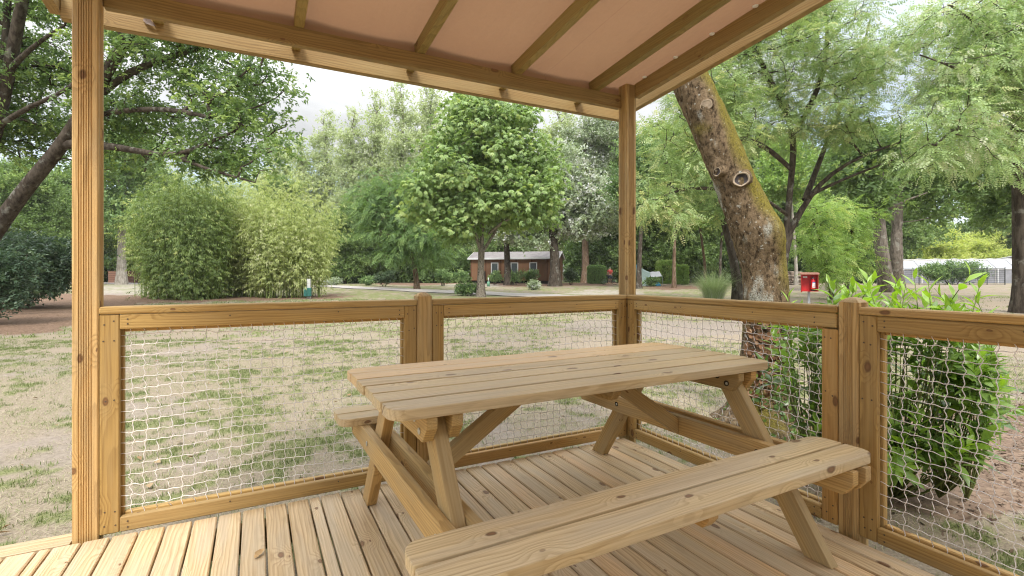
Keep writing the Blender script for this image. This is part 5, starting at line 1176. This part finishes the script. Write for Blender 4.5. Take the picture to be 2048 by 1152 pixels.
# man in a red shirt, seen from behind, and his bicycle
b = gat(1220, 51); man = thing('person', 'person in a red shirt and dark shorts standing beyond the railing near the hedge', 'person', b)
def skinbody(name, pts, edges, radii, mat, parent):
    me = bpy.data.meshes.new(name); me.from_pydata([tuple(b+RT*x+FW*y+EZ*z-LOC[parent.name]) for x, y, z in pts], edges, []); o_ = bpy.data.objects.new(name, me); COL.objects.link(o_); o_.parent = parent; LOC[o_.name] = LOC[parent.name]
    sk = o_.modifiers.new('skin', 'SKIN'); 
    for i, r_ in enumerate(radii): me.skin_vertices[0].data[i].radius = (r_, r_) if not isinstance(r_, tuple) else r_
    me.skin_vertices[0].data[0].use_root = True; sk.use_smooth_shade = True; ss_ = o_.modifiers.new('sub', 'SUBSURF'); ss_.levels = 1; ss_.render_levels = 2; me.materials.append(mat); return o_
M['skin'] = plain('skin', (.50, .30, .21), .55, var=.06); M['red'] = plain('red_shirt', (.52, .07, .06), .8, var=.1); M['shorts'] = plain('dark_shorts', (.03, .04, .07), .8); M['hair'] = plain('grey_hair', (.42, .40, .38), .8)
body = skinbody('person', [(0, 0, .95), (0, 0, 1.20), (0, .01, 1.42), (0, .02, 1.52), (0, .03, 1.62), (0, .03, 1.72), (-.19, 0, 1.43), (-.27, -.02, 1.17), (-.24, .14, .95), (-.23, .19, .86), (.19, 0, 1.43), (.27, -.02, 1.17), (.25, .14, .95), (.24, .19, .86), (-.10, 0, .88), (-.11, .01, .48), (-.11, -.02, .09), (-.11, .11, .04), (.10, 0, .88), (.12, .01, .48), (.12, -.02, .09), (.12, .11, .04)],
    [(0, 1), (1, 2), (2, 3), (3, 4), (4, 5), (2, 6), (6, 7), (7, 8), (8, 9), (2, 10), (10, 11), (11, 12), (12, 13), (0, 14), (14, 15), (15, 16), (16, 17), (0, 18), (18, 19), (19, 20), (20, 21)],
    [.15, .145, .15, .06, .085, .075, .065, .048, .035, .028, .065, .048, .035, .028, .09, .062, .042, .035, .09, .062, .042, .035], M['skin'], man)
skinbody('shirt', [(0, 0, .98), (0, 0, 1.20), (0, .01, 1.40), (0, .015, 1.50), (-.19, 0, 1.44), (-.25, -.01, 1.24), (.19, 0, 1.44), (.25, -.01, 1.24)], [(0, 1), (1, 2), (2, 3), (2, 4), (4, 5), (2, 6), (6, 7)], [.175, .17, .175, .075, .085, .068, .085, .068], M['red'], man)
skinbody('shorts', [(0, 0, .98), (0, 0, .90), (-.10, 0, .82), (-.11, .01, .55), (.10, 0, .82), (.12, .01, .55)], [(0, 1), (1, 2), (2, 3), (1, 4), (4, 5)], [.165, .165, .105, .085, .105, .085], M['shorts'], man)
skinbody('hair', [(0, .01, 1.69), (0, .0, 1.755)], [(0, 1)], [.088, .065], M['hair'], man)
bb = gat(1219, 49.8); bk = thing('bicycle', 'dark bicycle standing in front of the man in red', 'bicycle', bb)
M['blackp'] = plain('black_rubber', (.02, .02, .02), .7); M['bikef'] = plain('bike_frame', (.06, .07, .09), .4)
def bp(x, z, y=0): return bb+RT*x+FW*y+EZ*z
for x in (-.52, .52):
    a = np.linspace(0, 2*math.pi, 33); tb = TB(); tb.add(np.array([bp(x+.33*math.cos(q_), .35+.33*math.sin(q_)) for q_ in a]), .022, 6); wq = tb.build('wheel', M['blackp'], bk)
    tb = TB()
    for q_ in np.arange(0, math.pi, math.pi/6): tb.add(np.stack([bp(x+.32*math.cos(q_), .35+.32*math.sin(q_)), bp(x-.32*math.cos(q_), .35-.32*math.sin(q_))]), .004, 4)
    tb.build('spoke_set', M['bolt'], wq)
tb = TB()
for q in (((-.52, .35), (-.20, .82)), ((-.52, .35), (-.02, .32)), ((-.02, .32), (-.22, .88)), ((-.02, .32), (.36, .82)), ((-.2, .80), (.34, .88)), ((.34, .92), (.52, .35))): tb.add(np.stack([bp(*q[0]), bp(*q[1])]), .018, 6)
tb.build('frame', M['bikef'], bk)
tb = TB(); tb.add(np.stack([bp(-.34, .92), bp(-.22, .94), bp(-.06, .93)]), np.array([.07, .06, .025]), 8); tb.build('saddle', M['blackp'], bk)
tb = TB(); tb.add(np.stack([bp(.28, 1.02, -.28), bp(.36, 1.02, -.1), bp(.36, 1.02, .1), bp(.28, 1.02, .28)]), .015, 6); tb.add(np.stack([bp(.34, .9), bp(.36, 1.02)]), .014, 6); tb.build('handlebar', M['bikef'], bk)
# log pile
b, u, v = frame_at(1588, 47, R(6)); t = thing('log_pile', 'stacked pile of grey brown firewood logs behind the mossy trunk', 'log pile', b, None)
M['log'] = bark('log_bark', (.14, .10, .075), (.36, .29, .23), lam=.2, sc=3.); M['logend'] = plain('log_end', (.50, .38, .26), .8, var=.25, scale=8)
for row in range(7):
    for k in range(3):
        x0 = -1.35+k*.95+(row % 2)*.1+rng.uniform(-.12, .12); r0 = rng.uniform(.085, .12); z = .08+row*.185; Lg = rng.uniform(.9, 1.25)
        if row == 6 and k == 2: continue
        mb = MB(); cyl(mb, b+u*x0+v*rng.uniform(-.12, .12)+EZ*z, u+v*rng.uniform(-.08, .08)+EZ*rng.uniform(-.04, .04), r0, Lg, 9); mb.build('log', M['log'], t)
for k in range(16):
    mb = MB(); c = b+u*(1.35+(k % 4)*.21)+v*rng.uniform(-.3, -.2)+EZ*(.1+(k//4)*.24); cyl(mb, c, v+u*rng.uniform(-.1, .1), rng.uniform(.085, .11), .9, 9); mb.build('log', M['logend'], t)
# red fire cabinet with extinguisher
o, u, v = frame_at(1620, 18.2, R(-24)); zc = CZ-(583-HY)*18.2/F-float(o[2]); t = thing('fire_cabinet', 'open red fire point cabinet on a grey metal post', 'cabinet', o)
M['cabr'] = plain('red_painted_wood', (.50, .022, .022), .45, var=.15); M['cabw'] = plain('weathered_red_board', (.30, .13, .09), .8, var=.3, scale=14); M['exred'] = plain('extinguisher_red', (.60, .015, .02), .25, 0, .5); M['galv'] = plain('galvanised_post', (.42, .43, .44), .5, .4); M['blackm'] = plain('black_plastic', (.015, .015, .016), .5); M['labelw'] = plain('white_label', (.75, .74, .72), .5, var=.03); M['labelb'] = plain('blue_label', (.10, .16, .42), .5)
w, h, dp = .50, .62, .26
def part(name, mat, parent, *r, bev=.004): mb = MB(); bx(mb, o, u, v, *r, bev); return mb.build(name, mat, parent)
part('post', M['galv'], t, -.04, .04, dp-.02, dp+.05, -.2, zc-.003)
part('back_panel', M['cabr'], t, -w/2, w/2, dp-.02, dp-.003, zc, zc+h)
part('side_panel', M['cabr'], t, -w/2-.018, -w/2, .02, dp, zc-.03, zc+h); part('side_panel', M['cabr'], t, w/2, w/2+.018, .02, dp, zc-.0, zc+h)
part('floor_panel', M['cabr'], t, -w/2+.001, w/2-.001, .03, dp-.021, zc, zc+.018)
mb = MB(); prism(mb, [(-.06, h+.0), (dp+.03, h+.06), (dp+.03, h+.085), (-.06, h+.03)], o-u*(w/2+.05)+EZ*zc, v, EZ, u, w+.10); mb.build('roof_board', M['cabw'], t)
part('notice', M['labelw'], t, -.20, -.06, dp-.026, dp-.021, zc+.50, zc+.565)
ext = thing('fire_extinguisher', 'red fire extinguisher with white label hanging in the open red cabinet', 'extinguisher', o+u*.11+v*.13+EZ*(zc+.018))
eb = o+u*.11+v*.13+EZ*(zc+.019)
prof = [(0, .0), (.070, .0), (.075, .015), (.075, .06)]; P2_ = [(.0755, .061), (.0755, .38), (.068, .415), (.045, .44), (.022, .45), (0.0, .452)]
def lathe(name, pr, mat, parent, n=20):
    V = [eb+(RT*math.cos(a)+FW*math.sin(a))*r_+EZ*z for r_, z in pr for a in np.arange(n)*2*math.pi/n]; Fs = [(k*n+j, k*n+(j+1) % n, (k+1)*n+(j+1) % n, (k+1)*n+j) for k in range(len(pr)-1) for j in range(n)]
    return mk(name, V, Fs, mat, parent, True)
lathe('body', P2_, M['exred'], ext); lathe('foot_ring', prof, M['blackm'], ext)
lathe('valve', [(.022, .445), (.022, .48), (.012, .49), (.012, .50), (0, .502)], M['bolt'], ext, 10)
mb = MB(); bx(mb, eb, u, v, -.085, .03, -.012, .012, .497, .512); bx(mb, eb, u, v, -.075, .02, -.012, .012, .53, .545); mb.build('handle', M['blackm'], ext)
tb = TB(); tb.add(np.array([eb+RT*x+FW*y+EZ*z for x, y, z in ((-.015, -.02, .49), (-.10, -.04, .46), (-.125, -.03, .36), (-.115, -.02, .22))]), np.array([.009, .009, .009, .016]), 8); tb.build('hose', M['blackm'], ext)
def decal(name, a0, a1, z0, z1, mat, r_=.0768):
    aa = np.linspace(R(a0), R(a1), 9); V = [eb+(RT*math.sin(a)-FW*math.cos(a))*r_+EZ*z for z in (z0, z1) for a in aa]; return mk(name, V, [(j, j+1, j+10, j+9) for j in range(8)], mat, ext, True)
decal('label', -48, 55, .12, .30, M['labelw']); decal('label', -40, 45, .302, .335, M['labelb'])
for a_, z_ in ((-32, .26), (-4, .22), (28, .25), (-24, .16), (10, .17), (38, .18)): decal('label_mark', a_-7, a_+7, z_-.014, z_+.014, M['exred'], .0774)
# greenhouse and the dark mesh fence
o, u, v = frame_at(1806, 55, R(-7)); L = 13.2; gh = thing('greenhouse', 'long low white polycarbonate greenhouse shelter behind the dark fence', 'greenhouse', o)
M['poly'] = plain('white_polycarbonate', (.38, .39, .415), .35, var=.05, scale=1); M['polyg'] = plain('grey_side_panel', (.24, .24, .26), .4, var=.15, scale=1.5); M['cream'] = plain('cream_roof', (.43, .405, .37), .5, var=.05, scale=1)
prof = [(0, -.2), (0, 1.5), (1.25, 2.45), (3.6, 2.72), (6.0, 2.45), (7.2, 1.5), (7.2, -.2)]
def strip(name, i, j, m, x0, x1, off=0.):
    (a, c), (b_, d_) = prof[i], prof[j]; mb = MB(); nrm_ = np.array([-(d_-c), (b_-a)]); nrm_ = nrm_/np.linalg.norm(nrm_)*.04
    prism(mb, [(a, c), (b_, d_), (b_+nrm_[0], d_+nrm_[1]), (a+nrm_[0], c+nrm_[1])], o+u*x0, v, EZ, u, x1-x0); mb.build(name, m, gh)
strip('side_panel', 0, 1, M['polyg'], 0, L); strip('slope_panel', 1, 2, M['poly'], 0, L); strip('roof_panel', 2, 3, M['cream'], 0, L); strip('roof_panel', 3, 4, M['cream'], 0, L); strip('slope_panel', 4, 5, M['poly'], 0, L); strip('side_panel', 5, 6, M['polyg'], 0, L)
mb = MB(); prism(mb, prof, o-u*.03, v, EZ, u, .05); mb.build('end_panel', M['polyg'], gh)
for k in range(8):
    x = k*L/7; tb = TB(); tb.add(np.array([o+u*x+v*(a-.07*(1 if a < 3 else -1 if a > 4 else 0))+EZ*(c+.05) for a, c in prof]), .07, 6); tb.build('rib', M['white'], gh, False)
for z in (1.55,): mb = MB(); bx(mb, o, u, v, 0.05, L, -.12, -.045, z-.05, z+.05); mb.build('rail', M['white'], gh)
for y in (.9, 1.9, 2.9, 4.2, 5.5): mb = MB(); bx(mb, o, u, v, -.08, -.031, y-.04, y+.04, -.1, 2.2); mb.build('mullion', M['white'], gh)
mb = MB(); bx(mb, o, u, v, -.085, -.032, .1, 7.1, 1.5, 1.6); mb.build('mullion', M['white'], gh)
for k in range(14):
    x = .9+k*.92; mb = MB(); bx(mb, o, u, v, x-.03, x+.03, -.085, -.044, -.1, 1.49); mb.build('mullion', M['cream'], gh)
o2 = o+u*(L+.3)-v*.6; g2 = thing('greenhouse', 'second higher white greenhouse shelter at the far right behind the grey trunk', 'greenhouse', o2); L2 = 9.
prof = [(a, c*1.10) for a, c in prof]; gh_, o_, gh, o = gh, o, g2, o2
strip('side_panel', 0, 1, M['polyg'], 0, L2); strip('slope_panel', 1, 2, M['poly'], 0, L2); strip('roof_panel', 2, 3, M['cream'], 0, L2); strip('roof_panel', 3, 4, M['cream'], 0, L2); strip('slope_panel', 4, 5, M['poly'], 0, L2)
for k in range(5):
    x = k*L2/4; tb = TB(); tb.add(np.array([o+u*x+v*(a-.07*(1 if a < 3 else -1 if a > 4 else 0))+EZ*(c+.05) for a, c in prof]), .09, 6); tb.build('rib', M['white'], g2, False)
M['fence'] = plain('dark_green_fence', (.018, .028, .026), .5)
a = gat(1806, 47.5); c = gat(2010, 44.5); d_ = c-a; n = 6; fl = np.linalg.norm(d_); d_ = d_/fl; fe = thing('mesh_fence', 'dark metal mesh fence with posts in front of the greenhouse', 'fence', a)
for k in range(n+1):
    p = a+d_*(fl*k/n); p[2] = gz(p[0], p[1]); mb = MB(); cyl(mb, p-EZ*.1, EZ, .035, 1.75, 8); mb.build('fence_post', M['fence'], fe)
for k in range(n):
    tb = TB(); p0 = a+d_*(fl*k/n); p1 = a+d_*(fl*(k+1)/n)
    for z in np.linspace(.05, 1.5, 9): tb.add(np.stack([p0+EZ*z, p1+EZ*z]), .009 if z < 1.45 else .022, 4)
    for s in np.linspace(0, 1, 18): tb.add(np.stack([p0+(p1-p0)*s+EZ*.05, p0+(p1-p0)*s+EZ*1.5]), .006, 3)
    tb.build('mesh_panel', M['fence'], fe)

# ================================================================ camera, light, sky
cam = bpy.data.cameras.new('camera'); co = bpy.data.objects.new('camera', cam); COL.objects.link(co); scene.camera = co
cam.sensor_width = 36.; cam.lens = F/2048*36.; cam.shift_y = -(576-HY)/2048.; cam.clip_start = .02; cam.clip_end = 1000
co.location = (0, 0, CZ); co.rotation_euler = (R(90), 0, -YAW)
SUN_EL, SUN_AZ = R(52), R(205)        # azimuth clockwise from +Y: behind the viewer
sl = bpy.data.lights.new('sun', 'SUN'); sl.energy = 1.9; sl.angle = R(14); sl.color = (1., .96, .90); so_ = bpy.data.objects.new('sun', sl); COL.objects.link(so_)
sd = Vector((math.sin(SUN_AZ)*math.cos(SUN_EL), math.cos(SUN_AZ)*math.cos(SUN_EL), math.sin(SUN_EL))); so_.rotation_euler = sd.to_track_quat('Z', 'Y').to_euler()
W = bpy.data.worlds.new('World'); scene.world = W; W.use_nodes = True; nt = W.node_tree; nt.nodes.clear()
class WT(NT):
    def __init__(s): s.t = nt
w = WT(); sky = w.n('ShaderNodeTexSky', {'sky_type': 'NISHITA', 'sun_disc': False, 'sun_elevation': SUN_EL, 'sun_rotation': SUN_AZ})
dirv = w.n('ShaderNodeTexCoord').outputs['Generated']; sz = w.n('ShaderNodeSeparateXYZ', None, i0=dirv).outputs[2]
pz = w.math('MAXIMUM', w.math('ADD', sz, .22), .05); inv = w.math('DIVIDE', 1., pz); pv = w.n('ShaderNodeVectorMath', {'operation': 'SCALE'}, i0=dirv, Scale=inv).outputs[0]
cl = w.noise(pv, 1.15, 6, .58, .4); cl2 = w.noise(pv, 2.6, 5, .6)
cov = w.ramp(w.noise(pv, .8, 4, .5), .36, .56, .45, 1.)
br = w.math('ADD', w.ramp(cl, .32, .70, .74, 1.06), w.ramp(cl2, .35, .7, -.05, .06))
vert = w.ramp(sz, .22, .85, 1., 4.0)
lum = w.math('MULTIPLY', w.math('MULTIPLY', br, vert), 4.4)
cc = w.n('ShaderNodeVectorMath', {'operation': 'SCALE'}, i0=(.985, 1., 1.02), Scale=lum).outputs[0]
skyc = w.mix(1., sky.outputs[0], (1.5, 1.5, 1.5), 'MULTIPLY')
bg = w.n('ShaderNodeBackground', None, Color=w.mix(cov, skyc, cc), Strength=.1)
w.n('ShaderNodeOutputWorld', None, Surface=bg.outputs[0])
vs = scene.view_settings; vs.view_transform = 'Standard'; vs.look = 'None'; vs.exposure = 1.12; vs.gamma = 1; vs.use_curve_mapping = False
scene.render.engine = 'CYCLES'; cy = scene.cycles; cy.use_denoising = True; cy.max_bounces = 8; cy.diffuse_bounces = 4; cy.glossy_bounces = 2; cy.transmission_bounces = 4; cy.transparent_max_bounces = 4; cy.sample_clamp_indirect = 6.; cy.use_adaptive_sampling = True; cy.filter_width = 1.15

# ---------------------------------------------------------------- air
hz = bpy.data.materials.new('air_haze'); hz.use_nodes = True; hn = hz.node_tree; hn.nodes.clear()
pv_ = hn.nodes.new('ShaderNodeVolumePrincipled'); pv_.inputs['Color'].default_value = (1., .985, .94, 1); pv_.inputs['Density'].default_value = .00035; pv_.inputs['Anisotropy'].default_value = .1
hn.links.new(pv_.outputs[0], hn.nodes.new('ShaderNodeOutputMaterial').inputs['Volume'])
mb = MB(); V = np.array([[x, y, z] for x in (-230, 230) for y in (-230, 230) for z in (-2.5, 42)], float)
hzo = mk('haze', V, [(0, 1, 3, 2), (4, 6, 7, 5), (0, 4, 5, 1), (2, 3, 7, 6), (0, 2, 6, 4), (1, 5, 7, 3)], hz); tag(hzo, 'thin pale air lying over the whole park', 'haze', kind='stuff')
cy.volume_bounces = 0; cy.volume_max_steps = 64
